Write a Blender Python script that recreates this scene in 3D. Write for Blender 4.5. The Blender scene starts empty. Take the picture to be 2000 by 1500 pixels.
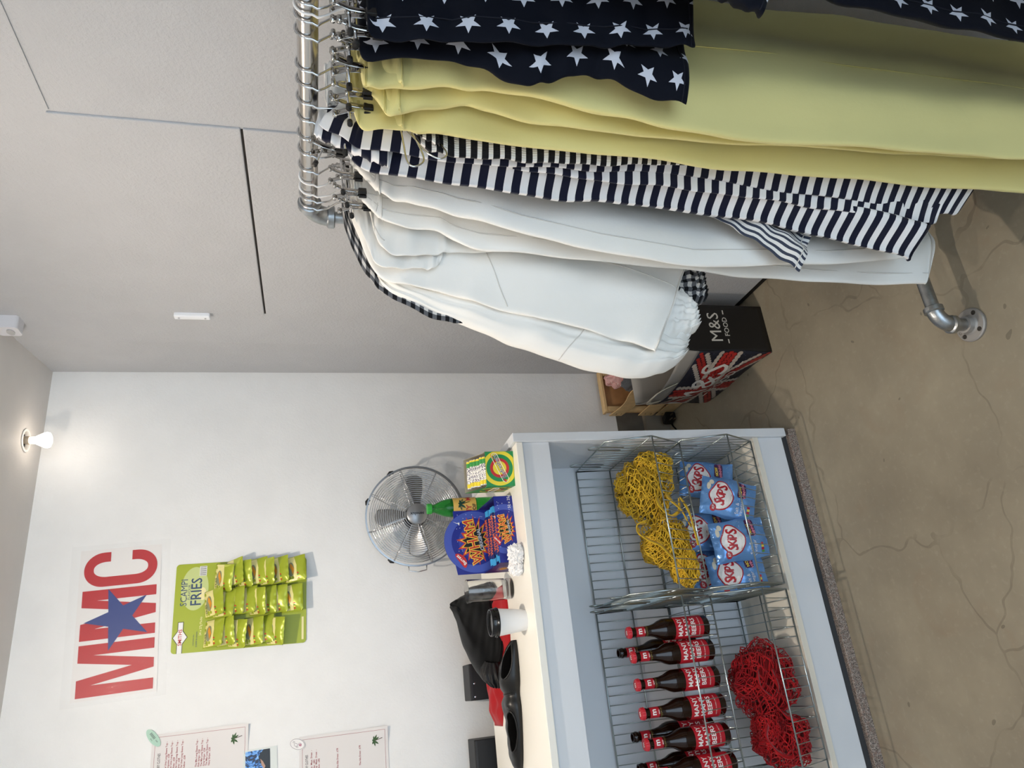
import bpy, bmesh, math, random
from mathutils import Vector, Matrix
from mathutils import noise as MN
PI = math.pi
R = math.radians
rnd = random.Random(7)
S = bpy.context.scene
COL = S.collection

# ------------------------------------------------------------------ camera
cam_d = bpy.data.cameras.new('camera')
cam_d.sensor_fit = 'HORIZONTAL'
cam_d.sensor_width = 36.0
cam_d.lens = 36.0 * 1420.0 / 2000.0          # portrait phone shot stored on its side
cam_d.clip_start = 0.02
cam = bpy.data.objects.new('camera', cam_d)
COL.objects.link(cam)
YAW, PITCH = R(23.3507), R(15.1084)
fwd = Vector((math.sin(YAW) * math.cos(PITCH), math.cos(YAW) * math.cos(PITCH), -math.sin(PITCH)))
rgt = Vector((math.cos(YAW), -math.sin(YAW), 0))
dwn = fwd.cross(rgt)
# the phone was rolled a quarter turn: image right is down, image top is right
cam.matrix_world = Matrix.Translation((0, 0, 1.55)) @ Matrix((dwn, rgt, -fwd)).transposed().to_4x4()
S.camera = cam
S.view_settings.view_transform = 'Standard'
S.view_settings.look = 'None'
S.view_settings.gamma = 1.0
S.view_settings.use_curve_mapping = False
S.view_settings.exposure = 0.52

# ------------------------------------------------------------------ daylight
W = bpy.data.worlds.new('daylight')
S.world = W
W.use_nodes = True
W.node_tree.nodes['Background'].inputs[0].default_value = (0.66, 0.83, 1.0, 1)
W.node_tree.nodes['Background'].inputs[1].default_value = 2.4

# ------------------------------------------------------------------ helpers
def lin(c):
    if isinstance(c, str):
        c = tuple(int(c[i:i + 2], 16) / 255 for i in (0, 2, 4))
    return tuple(x / 12.92 if x <= 0.04045 else ((x + 0.055) / 1.055) ** 2.4 for x in c)

class NT:
    """tiny helper for building node materials"""
    def __init__(s, m):
        s.t = m.node_tree; s.n = s.t.nodes; s.b = s.n['Principled BSDF']
    def new(s, typ, **kw):
        nd = s.n.new('ShaderNode' + typ)
        for k, v in kw.items(): setattr(nd, k, v)
        return nd
    def put(s, sock, v):
        if hasattr(v, 'is_output'): s.t.links.new(v, sock)
        elif isinstance(v, (tuple, list)) and len(v) == 3 and len(sock.default_value) == 4: sock.default_value = (*v, 1)
        else: sock.default_value = v
    def m(s, op, a, b=0.0, c=None):
        nd = s.new('Math', operation=op)
        s.put(nd.inputs[0], a); s.put(nd.inputs[1], b)
        if c is not None: s.put(nd.inputs[2], c)
        return nd.outputs[0]
    def mix(s, f, a, b):
        nd = s.new('Mix', data_type='RGBA')
        s.put(nd.inputs[0], f); s.put(nd.inputs[6], a); s.put(nd.inputs[7], b)
        return nd.outputs[2]
    def noise(s, scale, detail=3, rough=0.55, vec=None, dist=0.0):
        nd = s.new('TexNoise')
        nd.inputs['Scale'].default_value = scale; nd.inputs['Detail'].default_value = detail
        nd.inputs['Roughness'].default_value = rough; nd.inputs['Distortion'].default_value = dist
        if vec is None: vec = s.new('TexCoord').outputs['Object']
        s.t.links.new(vec, nd.inputs['Vector'])
        return nd
    def ramp(s, f, a, b):
        nd = s.new('MapRange'); s.put(nd.inputs[0], f)
        nd.inputs[1].default_value = a; nd.inputs[2].default_value = b
        return nd.outputs[0]
    def bump(s, h, strength=0.2, dist=0.002):
        nd = s.new('Bump'); nd.inputs['Strength'].default_value = strength; nd.inputs['Distance'].default_value = dist
        s.put(nd.inputs['Height'], h); s.t.links.new(nd.outputs[0], s.b.inputs['Normal'])

MATS = {}
def mat(name, col, rough=0.5, metal=0.0, spec=0.5, bump=0.0, bscale=300.0, var=0.0, vscale=8.0, trans=0.0, alpha=1.0, ior=1.45, emit=None, estr=0.0, sheen=0.0, coat=0.0):
    if name in MATS: return MATS[name]
    m = bpy.data.materials.new(name); m.use_nodes = True
    t = NT(m); b = t.b; c = lin(col)
    b.inputs['Base Color'].default_value = (*c, 1)
    b.inputs['Roughness'].default_value = rough; b.inputs['Metallic'].default_value = metal
    b.inputs['Specular IOR Level'].default_value = spec; b.inputs['IOR'].default_value = ior
    b.inputs['Transmission Weight'].default_value = trans; b.inputs['Alpha'].default_value = alpha
    b.inputs['Sheen Weight'].default_value = sheen; b.inputs['Coat Weight'].default_value = coat
    if emit: b.inputs['Emission Color'].default_value = (*lin(emit), 1); b.inputs['Emission Strength'].default_value = estr
    n = t.noise(vscale, 4)
    if var > 0:
        t.put(b.inputs['Base Color'], t.mix(t.ramp(n.outputs[0], 0.3, 0.7), tuple(x * (1 - var) for x in c), tuple(min(1, x * (1 + var)) for x in c)))
    if bump > 0:
        t.bump(t.noise(bscale, 3).outputs[0], bump, 0.002)
    MATS[name] = m
    return m

class MB:
    """collects geometry for ONE mesh object"""
    def __init__(s): s.v = []; s.f = []; s.uv = None
    def add(s, vs, fs):
        o = len(s.v); s.v += [Vector(p) for p in vs]; s.f += [tuple(i + o for i in f) for f in fs]
        return s
    def box(s, a, b, rot=None, piv=None):
        x0, y0, z0 = a; x1, y1, z1 = b
        vs = [Vector(p) for p in ((x0, y0, z0), (x1, y0, z0), (x1, y1, z0), (x0, y1, z0), (x0, y0, z1), (x1, y0, z1), (x1, y1, z1), (x0, y1, z1))]
        if rot is not None:
            p = Vector(piv) if piv is not None else Vector(((x0 + x1) / 2, (y0 + y1) / 2, (z0 + z1) / 2))
            vs = [p + rot @ (q - p) for q in vs]
        return s.add(vs, [(0, 3, 2, 1), (4, 5, 6, 7), (0, 1, 5, 4), (1, 2, 6, 5), (2, 3, 7, 6), (3, 0, 4, 7)])
    def tube(s, pts, r, n=8, closed=False, caps=True):
        pts = [Vector(p) for p in pts]; N = len(pts)
        rs = r if isinstance(r, (list, tuple)) else [r] * N
        o = len(s.v); up = None
        for i, p in enumerate(pts):
            a = pts[(i - 1) % N] if (closed or i > 0) else p
            b = pts[(i + 1) % N] if (closed or i < N - 1) else p
            t = (b - a)
            t = t.normalized() if t.length > 1e-9 else Vector((0, 0, 1))
            if up is None:
                up = Vector((0, 0, 1)) if abs(t.z) < 0.9 else Vector((1, 0, 0))
            u = (up - t * up.dot(t))
            u = u.normalized() if u.length > 1e-6 else t.orthogonal().normalized()
            w = t.cross(u); up = u
            for k in range(n):
                g = 2 * PI * k / n
                s.v.append(p + (u * math.cos(g) + w * math.sin(g)) * rs[i])
        M = N if closed else N - 1
        for i in range(M):
            j = (i + 1) % N
            for k in range(n):
                l = (k + 1) % n
                s.f.append((o + i * n + k, o + i * n + l, o + j * n + l, o + j * n + k))
        if caps and not closed:
            s.f.append(tuple(o + k for k in range(n))[::-1]); s.f.append(tuple(o + (N - 1) * n + k for k in range(n)))
        return s
    def ring(s, c, ax, rad, r, seg=32, n=6):
        c = Vector(c); ax = Vector(ax).normalized(); u = ax.orthogonal().normalized(); w = ax.cross(u)
        return s.tube([c + (u * math.cos(2 * PI * k / seg) + w * math.sin(2 * PI * k / seg)) * rad for k in range(seg)], r, n, closed=True)
    def lathe(s, prof, seg=24, c=(0, 0, 0), ax=(0, 0, 1), sq=(1, 1)):
        """prof: (radius, height) pairs"""
        c = Vector(c); ax = Vector(ax).normalized()
        q = Vector((0, 0, 1)).rotation_difference(ax).to_matrix()
        o = len(s.v)
        for r, h in prof:
            for k in range(seg):
                g = 2 * PI * k / seg
                s.v.append(c + q @ Vector((r * math.cos(g) * sq[0], r * math.sin(g) * sq[1], h)))
        for i in range(len(prof) - 1):
            for k in range(seg):
                l = (k + 1) % seg
                s.f.append((o + i * seg + k, o + i * seg + l, o + (i + 1) * seg + l, o + (i + 1) * seg + k))
        if prof[0][0] > 1e-5: s.f.append(tuple(o + k for k in range(seg))[::-1])
        if prof[-1][0] > 1e-5: s.f.append(tuple(o + (len(prof) - 1) * seg + k for k in range(seg)))
        return s
    def grid(s, fn, nu, nv, closed=False):
        o = len(s.v)
        for j in range(nv + 1):
            for i in range(nu + (0 if closed else 1)):
                s.v.append(Vector(fn(i / nu, j / nv)))
        c = nu if closed else nu + 1
        for j in range(nv):
            for i in range(nu):
                k = (i + 1) % c if closed else i + 1
                s.f.append((o + j * c + i, o + j * c + k, o + (j + 1) * c + k, o + (j + 1) * c + i))
        return s
    def poly(s, pts, mp, sub=0):
        """flat polygon in 2D sent through mp(x,y)"""
        bm = bmesh.new(); vs = [bm.verts.new((p[0], p[1], 0)) for p in pts]
        f = bm.faces.new(vs); f.normal_update()
        bmesh.ops.triangulate(bm, faces=[f], ngon_method='EAR_CLIP')
        for _ in range(sub): bmesh.ops.subdivide_edges(bm, edges=bm.edges[:], cuts=1, use_grid_fill=True)
        bm.verts.index_update()
        s.add([mp(v.co.x, v.co.y) for v in bm.verts], [tuple(v.index for v in f.verts) for f in bm.faces])
        bm.free(); return s
    def prism(s, pts, z0, z1, mp=None):
        """outline extruded between z0 and z1; mp(x,y,z) places it"""
        mp = mp or (lambda x, y, z: (x, y, z)); n = len(pts)
        bm = bmesh.new(); vs = [bm.verts.new((p[0], p[1], 0)) for p in pts]
        f = bm.faces.new(vs); f.normal_update()
        bmesh.ops.triangulate(bm, faces=[f], ngon_method='EAR_CLIP'); bm.verts.index_update()
        tri = [tuple(v.index for v in f.verts) for f in bm.faces]; bm.free()
        V = [mp(p[0], p[1], z0) for p in pts] + [mp(p[0], p[1], z1) for p in pts]
        F = [t[::-1] for t in tri] + [tuple(i + n for i in t) for t in tri] + [(i, (i + 1) % n, (i + 1) % n + n, i + n) for i in range(n)]
        return s.add(V, F)
    def text(s, string, size, mp, x=0, y=0, align='CENTER', bold=0.0, sx=1.0, rot=0.0, shear=0.0, sub=0, lead=1.0, vc=True):
        vs, fs = text_geo(string, align, bold, shear, sub, lead)
        if vc and vs:
            ys = [v[1] for v in vs]; cy = (min(ys) + max(ys)) / 2
        else: cy = 0
        c, q = math.cos(rot), math.sin(rot); out = []
        for a, b in vs:
            a, b = a * size * sx, (b - cy) * size
            out.append(mp(x + a * c - b * q, y + a * q + b * c))
        return s.add(out, fs)
    def build(s, name, m, parent=None, o=(0, 0, 0), smooth=False, uv=None, sub=0, bevel=0.0, solid=0.0, auto=None):
        me = bpy.data.meshes.new(name)
        ov = Vector(o)
        me.from_pydata([v - ov for v in s.v], [], s.f)
        bm = bmesh.new(); bm.from_mesh(me)
        if not uv: bmesh.ops.remove_doubles(bm, verts=bm.verts, dist=2e-6)
        bmesh.ops.recalc_face_normals(bm, faces=bm.faces); bm.to_mesh(me); bm.free()
        if uv:
            lay = me.uv_layers.new(name='UVMap')
            for l in me.loops: lay.data[l.index].uv = uv[l.vertex_index]
        me.materials.append(m)
        if smooth:
            me.shade_smooth()
            if auto: 
                try: me.set_sharp_from_angle(angle=R(auto))
                except Exception: pass
        ob = bpy.data.objects.new(name, me); COL.objects.link(ob)
        if parent: ob.parent = parent
        if bevel:
            md = ob.modifiers.new('bevel', 'BEVEL'); md.width = bevel; md.segments = 2; md.limit_method = 'ANGLE'
        if solid:
            md = ob.modifiers.new('solid', 'SOLIDIFY'); md.thickness = solid; md.offset = 0
        if sub:
            md = ob.modifiers.new('sub', 'SUBSURF'); md.levels = sub; md.render_levels = sub
        return ob

_TC = {}
def text_geo(string, align, bold, shear, sub, lead):
    key = (string, align, bold, shear, sub, lead)
    if key in _TC: return _TC[key]
    cu = bpy.data.curves.new('lettering', 'FONT'); cu.body = string; cu.align_x = align; cu.size = 1.0
    cu.offset = bold; cu.shear = shear; cu.resolution_u = 2; cu.space_line = lead
    ob = bpy.data.objects.new('lettering', cu); COL.objects.link(ob)
    bpy.context.view_layer.update()
    me = bpy.data.meshes.new_from_object(ob.evaluated_get(bpy.context.evaluated_depsgraph_get()))
    bm = bmesh.new(); bm.from_mesh(me)
    if sub:
        bmesh.ops.triangulate(bm, faces=bm.faces[:])
        for _ in range(sub): bmesh.ops.subdivide_edges(bm, edges=bm.edges[:], cuts=1)
    bm.verts.index_update()
    res = ([(v.co.x, v.co.y) for v in bm.verts], [tuple(v.index for v in f.verts) for f in bm.faces])
    bm.free(); bpy.data.objects.remove(ob); bpy.data.curves.remove(cu); bpy.data.meshes.remove(me)
    _TC[key] = res
    return res

def tag(o, label, cat, group=None):
    o['label'] = label; o['category'] = cat
    if group: o['group'] = group
    return o
def thing(name, label, cat, loc=(0, 0, 0), rz=0.0, group=None):
    o = bpy.data.objects.new(name, None); o.empty_display_size = 0.05; COL.objects.link(o)
    o.location = loc; o.rotation_euler = (0, 0, rz)
    return tag(o, label, cat, group)
def struct(o): o['kind'] = 'structure'; return o
def dup(root, loc=None, rot=None, label=None):
    r = root.copy(); COL.objects.link(r)
    if loc is not None: r.location = loc
    if rot is not None: r.rotation_euler = rot
    if label: r['label'] = label
    for ch in list(root.children):
        c = ch.copy(); COL.objects.link(c); c.parent = r
        for g in list(ch.children):
            d = g.copy(); COL.objects.link(d); d.parent = c
    return r
def plane(o, xd, yd, off=0.0):
    o = Vector(o); xd = Vector(xd).normalized(); yd = Vector(yd).normalized(); n = xd.cross(yd)
    return lambda x, y, h=0.0: o + xd * x + yd * y + n * (off + h)
def wallmap(x0, z0, y, off=0.0):           # picture plane facing the room (-Y)
    return lambda x, z, h=0.0: Vector((x0 + x, y - off - h, z0 + z))
def star_pts(cx, cy, ro, ri, n=5, a0=PI / 2):
    return [(cx + (ro if k % 2 == 0 else ri) * math.cos(a0 + PI * k / n), cy + (ro if k % 2 == 0 else ri) * math.sin(a0 + PI * k / n)) for k in range(2 * n)]
def circ(cx, cy, rx, ry=None, n=20, a0=0, a1=2 * PI):
    ry = rx if ry is None else ry
    return [(cx + rx * math.cos(a0 + (a1 - a0) * k / n), cy + ry * math.sin(a0 + (a1 - a0) * k / n)) for k in range(n)]
def rrect(x0, y0, x1, y1, r, n=5):
    o = []
    for cx, cy, a in ((x1 - r, y0 + r, -PI / 2), (x1 - r, y1 - r, 0), (x0 + r, y1 - r, PI / 2), (x0 + r, y0 + r, PI)):
        o += [(cx + r * math.cos(a + PI / 2 * k / n), cy + r * math.sin(a + PI / 2 * k / n)) for k in range(n + 1)]
    return o
def lerp(a, b, t): return a + (b - a) * t
def smooth_path(P, n):
    """Catmull-Rom through the points of P (tuples), n samples"""
    out = []; m = len(P) - 1
    for q in range(n + 1):
        x = q / n * m; i = min(int(x), m - 1); t = x - i
        p0, p1, p2, p3 = P[max(i - 1, 0)], P[i], P[i + 1], P[min(i + 2, m)]
        out.append(tuple(0.5 * (2 * b + (c - a) * t + (2 * a - 5 * b + 4 * c - d) * t * t + (3 * b - a - 3 * c + d) * t ** 3) for a, b, c, d in zip(p0, p1, p2, p3)))
    return out

WHITE = mat('white print', 'ECECEA', 0.5)
CHROME = mat('chrome wire', 'D5D6D8', 0.18, 1.0)
GALV = mat('galvanised steel', 'A7ABAE', 0.35, 1.0, bump=0.25, bscale=90, var=0.18, vscale=60)
BLACKP = mat('black plastic', '0E0E10', 0.35)
# ------------------------------------------------------------------ room
def wall_mat(name, col, b=0.35):
    m = mat(name, col, 0.6, spec=0.3)
    t = NT(m); n1 = t.noise(130, 4, 0.6); n2 = t.noise(9, 3)
    c = lin(col)
    t.put(t.b.inputs['Base Color'], t.mix(t.ramp(n2.outputs[0], 0.3, 0.7), tuple(x * 0.96 for x in c), c))
    t.bump(t.m('ADD', n1.outputs[0], t.m('MULTIPLY', n2.outputs[0], 1.5)), b, 0.003)
    return m
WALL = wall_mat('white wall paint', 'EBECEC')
WALLR = wall_mat('shade-greyed textured wall', 'BDBEC1', 0.7)  # base colour greyed to stand in for the dimmer light on this wall
CEIL = wall_mat('ceiling paint', 'DDD9D5', 0.15)

def floor_mat():
    m = mat('polished concrete', '837A6C', 0.42, spec=0.4); t = NT(m)
    co = t.new('TexCoord').outputs['Object']
    n1 = t.noise(2.2, 5, 0.65, co); n2 = t.noise(60, 4, 0.6, co); n3 = t.noise(5.0, 3, 0.5, co, 1.0)
    base = t.mix(t.ramp(n1.outputs[0], 0.3, 0.72), lin('857C6C'), lin('A39A86'))
    base = t.mix(t.m('MULTIPLY', t.ramp(n3.outputs[0], 0.58, 0.8), 0.4), base, lin('8C755F'))
    base = t.mix(t.m('MULTIPLY', t.ramp(n2.outputs[0], 0.55, 0.8), 0.35), base, lin('B0A793'))
    # hairline cracks
    mp = t.new('Mapping'); t.t.links.new(co, mp.inputs[0])
    dn = t.noise(3.0, 3, 0.6, co)
    va = t.new('VectorMath', operation='SCALE'); t.t.links.new(dn.outputs['Color'], va.inputs[0]); va.inputs['Scale'].default_value = 0.28
    vb = t.new('VectorMath', operation='ADD'); t.t.links.new(co, vb.inputs[0]); t.t.links.new(va.outputs[0], vb.inputs[1])
    vo = t.new('TexVoronoi', feature='DISTANCE_TO_EDGE'); vo.inputs['Scale'].default_value = 1.9
    t.t.links.new(vb.outputs[0], vo.inputs['Vector'])
    crack = t.m('MULTIPLY', t.m('LESS_THAN', vo.outputs['Distance'], 0.006), t.ramp(n3.outputs[0], 0.35, 0.55))
    base = t.mix(t.m('MULTIPLY', crack, 0.3), base, lin('4A4339'))
    # small pits
    vp = t.new('TexVoronoi'); vp.inputs['Scale'].default_value = 9.0; t.t.links.new(vb.outputs[0], vp.inputs['Vector'])
    base = t.mix(t.m('MULTIPLY', t.m('LESS_THAN', vp.outputs['Distance'], 0.06), 0.45), base, lin('4B443B'))
    t.put(t.b.inputs['Base Color'], base)
    t.put(t.b.inputs['Roughness'], t.ramp(n1.outputs[0], -0.6, 1.6))
    t.bump(n2.outputs[0], 0.06, 0.001)
    return m
FLOOR = floor_mat()
DARKGAP = mat('dark gap', '17130F', 0.8)
CONC = mat('bare concrete', '8B8274', 0.7, bump=0.3, bscale=60, var=0.1)
GREYBAND = mat('grey screed', '615C54', 0.75, bump=0.3, bscale=60, var=0.18, vscale=14)

YW, XR, XC, ZC = 2.85, 1.235, 1.281, 2.515
struct(MB().box((-2.4, -3.2, -0.1), (1.5, 3.05, 0)).build('floor', FLOOR))
ceil = MB().box((-2.4, -3.2, ZC + 0.06), (1.5, 3.05, ZC + 0.16))
# ceiling sheet with round cut-outs for the lamps
BULBS = [(0.953, 2.698), (0.10, 1.70), (0.93, 1.35), (-0.15, 0.55), (0.93, -0.4), (-1.4, 2.3), (-1.4, 0.5), (-0.15, -1.3)]
bm = bmesh.new()
ring_out = [(-2.4, -3.2), (1.5, -3.2), (1.5, 3.05), (-2.4, 3.05)]
vo = [bm.verts.new((x, y, ZC)) for x, y in ring_out]
ed = [bm.edges.new((vo[i], vo[(i + 1) % 4])) for i in range(4)]
for bx, by in BULBS:
    vi = [bm.verts.new((bx + 0.034 * math.cos(2 * PI * k / 24), by + 0.034 * math.sin(2 * PI * k / 24), ZC)) for k in range(24)]
    ed += [bm.edges.new((vi[i], vi[(i + 1) % 24])) for i in range(24)]
bmesh.ops.triangle_fill(bm, use_beauty=True, edges=ed)
bm.verts.index_update()
ceil.add([v.co.copy() for v in bm.verts], [tuple(v.index for v in f.verts) for f in bm.faces]); bm.free()
struct(ceil.build('ceiling', CEIL))
struct(MB().box((-2.4, YW, 0.245), (XC + 0.2, YW + 0.1, ZC)).build('wall_back', WALL))
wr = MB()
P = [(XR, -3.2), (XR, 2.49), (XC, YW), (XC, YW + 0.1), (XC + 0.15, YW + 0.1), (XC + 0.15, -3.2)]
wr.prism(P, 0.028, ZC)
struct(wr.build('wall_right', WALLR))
struct(MB().box((-2.4, -3.2, 0), (-2.3, YW, ZC)).build('wall_left', WALL))
struct(MB().box((-2.3, YW - 0.004, 0.118), (XC + 0.0, YW + 0.1, 0.2449)).build('trim_1', GREYBAND))
struct(MB().box((-2.3, YW - 0.03, 0.0), (XC + 0.0, YW + 0.1, 0.118)).build('baseboard_back', CONC))
struct(MB().box((XR + 0.004, -3.2, 0.0), (XR + 0.1, 2.49, 0.028)).build('baseboard_right', DARKGAP))
# boarded panel and its seams on the right wall
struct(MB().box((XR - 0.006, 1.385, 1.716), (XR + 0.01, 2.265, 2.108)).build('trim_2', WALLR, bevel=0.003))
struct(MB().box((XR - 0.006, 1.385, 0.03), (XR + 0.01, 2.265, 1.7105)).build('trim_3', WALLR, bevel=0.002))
struct(MB().box((XR - 0.003, 1.39, 1.7106), (XR + 0.01, 2.26, 1.7158)).build('trim_4', DARKGAP))
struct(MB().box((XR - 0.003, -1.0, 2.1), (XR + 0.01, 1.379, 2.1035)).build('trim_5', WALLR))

# white pull stuck on the panel edge
ph = thing('panel_handle', 'small white pull strip on the edge of the right wall panel', 'handle', (XR - 0.006, 2.272, 1.94))
m = MB().box((-0.014, -0.012, -0.055), (0.006, 0.012, 0.055)); m.build('grip', mat('handle white', 'EEF1F6', 0.4), ph, bevel=0.004)
for z in (-0.04, 0.04): MB().lathe([(0.0035, 0), (0.003, 0.002), (0, 0.0025)], 10, (-0.014, 0, z), (-1, 0, 0)).build('screw', CHROME, ph)
tg = MB().box((XR - 0.0015, 2.2, 1.11), (XR, 2.275, 1.125)); tg = tg.build('wall_sticker', mat('paper tag', 'D9D5D0', 0.6), o=(XR, 2.24, 1.11)); tg.location = (XR - 0.0062, 2.24, 1.085)
tag(tg, 'tiny pale paper sticker on the right wall behind the jacket', 'sticker')

# ------------------------------------------------------------------ ceiling lamps
def glow(n, e): return mat(n, 'FFF4E4', 0.3, emit='FFF0DE', estr=e)
LAMP_E = [20, 1450, 40, 600, 16, 90, 150, 120]
NECK = mat('frosted bulb neck', 'FFF4E4', 0.3, emit='FFF0DE', estr=5)
def lamp(x, y, label, gl):
    t = thing('ceiling_lamp', label, 'lamp', (x, y, ZC), 0, 'bare ceiling bulbs')
    MB().lathe([(0.0345, 0.05), (0.0345, -0.001), (0.0405, -0.001), (0.0405, -0.003), (0.0335, -0.004), (0.031, 0.05)], 28).build('ring', mat('white ring', 'E6E4E0', 0.4), t, smooth=True, auto=40)
    MB().lathe([(0.0, 0.058), (0.033, 0.058), (0.0335, 0.02), (0.0325, 0.02), (0.032, 0.055), (0, 0.055)], 24).build('recess', BLACKP, t)
    s = MB().lathe([(0.011, 0.054), (0.0145, 0.03), (0.0145, -0.012), (0.012, -0.013)], 18).build('socket', mat('bakelite socket', 'A79A88', 0.5), t, smooth=True, auto=40)
    MB().box((-0.022, -0.004, 0.0), (-0.014, 0.004, 0.03)).box((0.014, -0.004, 0.005), (0.022, 0.004, 0.03)).build('clip', BLACKP, s)
    b_ = MB().lathe([(0.0115, -0.013), (0.0125, -0.03), (0.016, -0.036), (0.0265, -0.058), (0.0275, -0.066)], 24); b_.f = b_.f[:-1]; b_ = b_.build('bulb', NECK, t, smooth=True)
    MB().lathe([(0.0275, -0.066), (0.0255, -0.0735), (0.016, -0.0785), (0, -0.080)], 24).build('bulb_face', gl, b_, smooth=True)
    return t
LL = ['lit bare bulb in its ceiling hole near the back right corner', 'lit bare bulb above the counter, out of frame over the paper price lists',
      'lit bare bulb on the ceiling above the far end of the clothes rail', 'lit bare bulb on the ceiling left of the camera', 'lit bare bulb on the ceiling over the near end of the clothes rail',
      'lit bare bulb by the back wall at the far left', 'lit bare bulb by the left wall', 'lit bare bulb on the ceiling behind the camera']
for i, ((bx, by), l) in enumerate(zip(BULBS, LL)): lamp(bx, by, l, glow('lit bulb %d' % LAMP_E[i], LAMP_E[i]))

# motion sensor in the top corner of the right wall
ms = thing('motion_sensor', 'white motion sensor box high on the right wall by the ceiling', 'sensor', (1.237, 2.345, 2.528))
MB().prism(rrect(-0.03, -0.045, 0.03, 0.02, 0.012), 0.0, 0.045, lambda x, y, z: (-z, x, y - 0.03)).build('housing', mat('sensor white', 'DDDDE2', 0.4), ms, bevel=0.004)
MB().prism(circ(0, -0.02, 0.018, 0.011), 0.0, 0.004, lambda x, y, z: (-0.045 - z, x, y - 0.03)).build('lens', mat('sensor lens', 'B9B9BA', 0.3), ms)

# ------------------------------------------------------------------ counter
LAM = mat('white laminate', 'DFE3E8', 0.35, var=0.015, vscale=3)
TOPW = mat('white worktop laminate', 'F6F3EA', 0.32)
def speck():
    m = mat('speckled stone', '8C8179', 0.5); t = NT(m)
    n = t.noise(420, 2, 0.7); n2 = t.noise(160, 2)
    c = t.mix(t.ramp(n.outputs[0], 0.42, 0.6), lin('4A433E'), lin('B9ACA2'))
    t.put(t.b.inputs['Base Color'], t.mix(t.ramp(n2.outputs[0], 0.5, 0.7), c, lin('8A7268')))
    return m
ct = thing('counter', 'white open-fronted shop counter unit holding the wire baskets', 'counter', (0, 2.0, 0))
O = (0, 2.0, 0)
def part(mb, name, m, par, **k): return mb.build(name, m, par, o=O, **k)
part(MB().box((0.672, 1.99, 0.042), (0.7, 2.634, 0.981)), 'end_panel', LAM, ct, bevel=0.0015)
part(MB().box((-1.3, 2.0, 0.867), (0.6715, 2.02, 0.9515)), 'fascia', LAM, ct, bevel=0.001)
part(MB().box((-1.3, 2.285, 0.145), (0.6715, 2.3, 0.9515)), 'back_panel', LAM, ct)
SHELF = mat('shelf laminate', 'E6E0D2', 0.4)
part(MB().box((-1.3, 1.999, 0.145), (0.6715, 2.2849, 0.164)), 'shelf', SHELF, ct, bevel=0.001)
part(MB().box((-1.3, 2.004, 0.052), (0.6715, 2.022, 0.1445)), 'plinth', LAM, ct, bevel=0.001)
part(MB().box((-1.3, 2.009, 0.03), (0.695, 2.6, 0.052)), 'plinth_strip', mat('dark strip', '3B3D40', 0.5), ct)
part(MB().box((-1.3, 1.992, 0.0), (0.698, 2.6, 0.0299)), 'base_slab', speck(), ct, bevel=0.001)
part(MB().box((-1.32, 1.99, 0.0), (-1.3005, 2.634, 0.981)), 'end_panel', LAM, ct)
wt = tag(MB().box((-1.299, 1.994, 0.952), (0.6712, 2.634, 0.972)).build('worktop', TOPW, o=(0, 2.3, 0.952), bevel=0.0015), 'long white worktop covering the counter', 'worktop')
wt.location = (0, 2.3, 0.952)
ZT = 0.972

# ------------------------------------------------------------------ clothes rack of pipe
rk = thing('clothes_rack', 'industrial steel pipe clothes rail against the right wall', 'clothes rack', (0.905, 1.25, 0))
O = (0.905, 1.25, 0)
RX, RZ, RY = 0.905, 1.5615, 1.25
part(MB().tube([(RX, 1.212, RZ), (RX, -0.1, RZ)], 0.0155, 24), 'rail', mat('polished steel rail', 'C9C6C2', 0.22, 1.0, bump=0.05, bscale=30), rk, smooth=True, auto=60)
def elbow(a, b, c, r):     # bend from a round corner b to c
    a, b, c = Vector(a), Vector(b), Vector(c)
    da, dc = (a - b), (c - b)
    arc = [b + da * (1 - math.sin(PI / 2 * k / 10)) + dc * (1 - math.cos(PI / 2 * k / 10)) for k in range(11)]
    mb = MB(); mb.tube(arc, r, 20)
    for p, d in ((a, da), (c, dc)):
        d = d.normalized(); mb.tube([p - d * 0.010, p - d * 0.007, p + d * 0.004, p + d * 0.006], [r * 1.0, r * 1.22, r * 1.22, r * 1.05], 20)
    return mb
part(elbow((RX, 1.210, RZ), (RX, RY, RZ), (RX, RY, RZ - 0.043), 0.0185), 'elbow', GALV, rk, smooth=True, auto=50)
part(MB().tube([(RX, RY, RZ - 0.04), (RX, RY, 0.09)], 0.0118, 20), 'pole', GALV, rk, smooth=True, auto=60)
part(MB().tube([(RX + 0.0, RY, 0.07), (RX, RY, 0.128)], 0.0205, 20).tube([(RX - 0.03, RY, 0.1), (RX + 0.03, RY, 0.1)], 0.0205, 20), 'tee', GALV, rk, smooth=True, auto=50)
part(MB().tube([(RX - 0.02, RY, 0.1), (0.735, RY, 0.1)], 0.0155, 20), 'foot_pipe', GALV, rk, smooth=True, auto=60)
part(elbow((0.737, RY, 0.1), (0.697, RY, 0.1), (0.697, RY, 0.06), 0.0185), 'elbow', GALV, rk, smooth=True, auto=50)
part(MB().tube([(RX + 0.02, RY, 0.1), (1.085, RY, 0.1)], 0.0155, 16), 'foot_pipe', GALV, rk, smooth=True, auto=60)
part(elbow((1.08, RY, 0.1), (1.12, RY, 0.1), (1.12, RY, 0.06), 0.0185), 'elbow', GALV, rk, smooth=True, auto=50)
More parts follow.
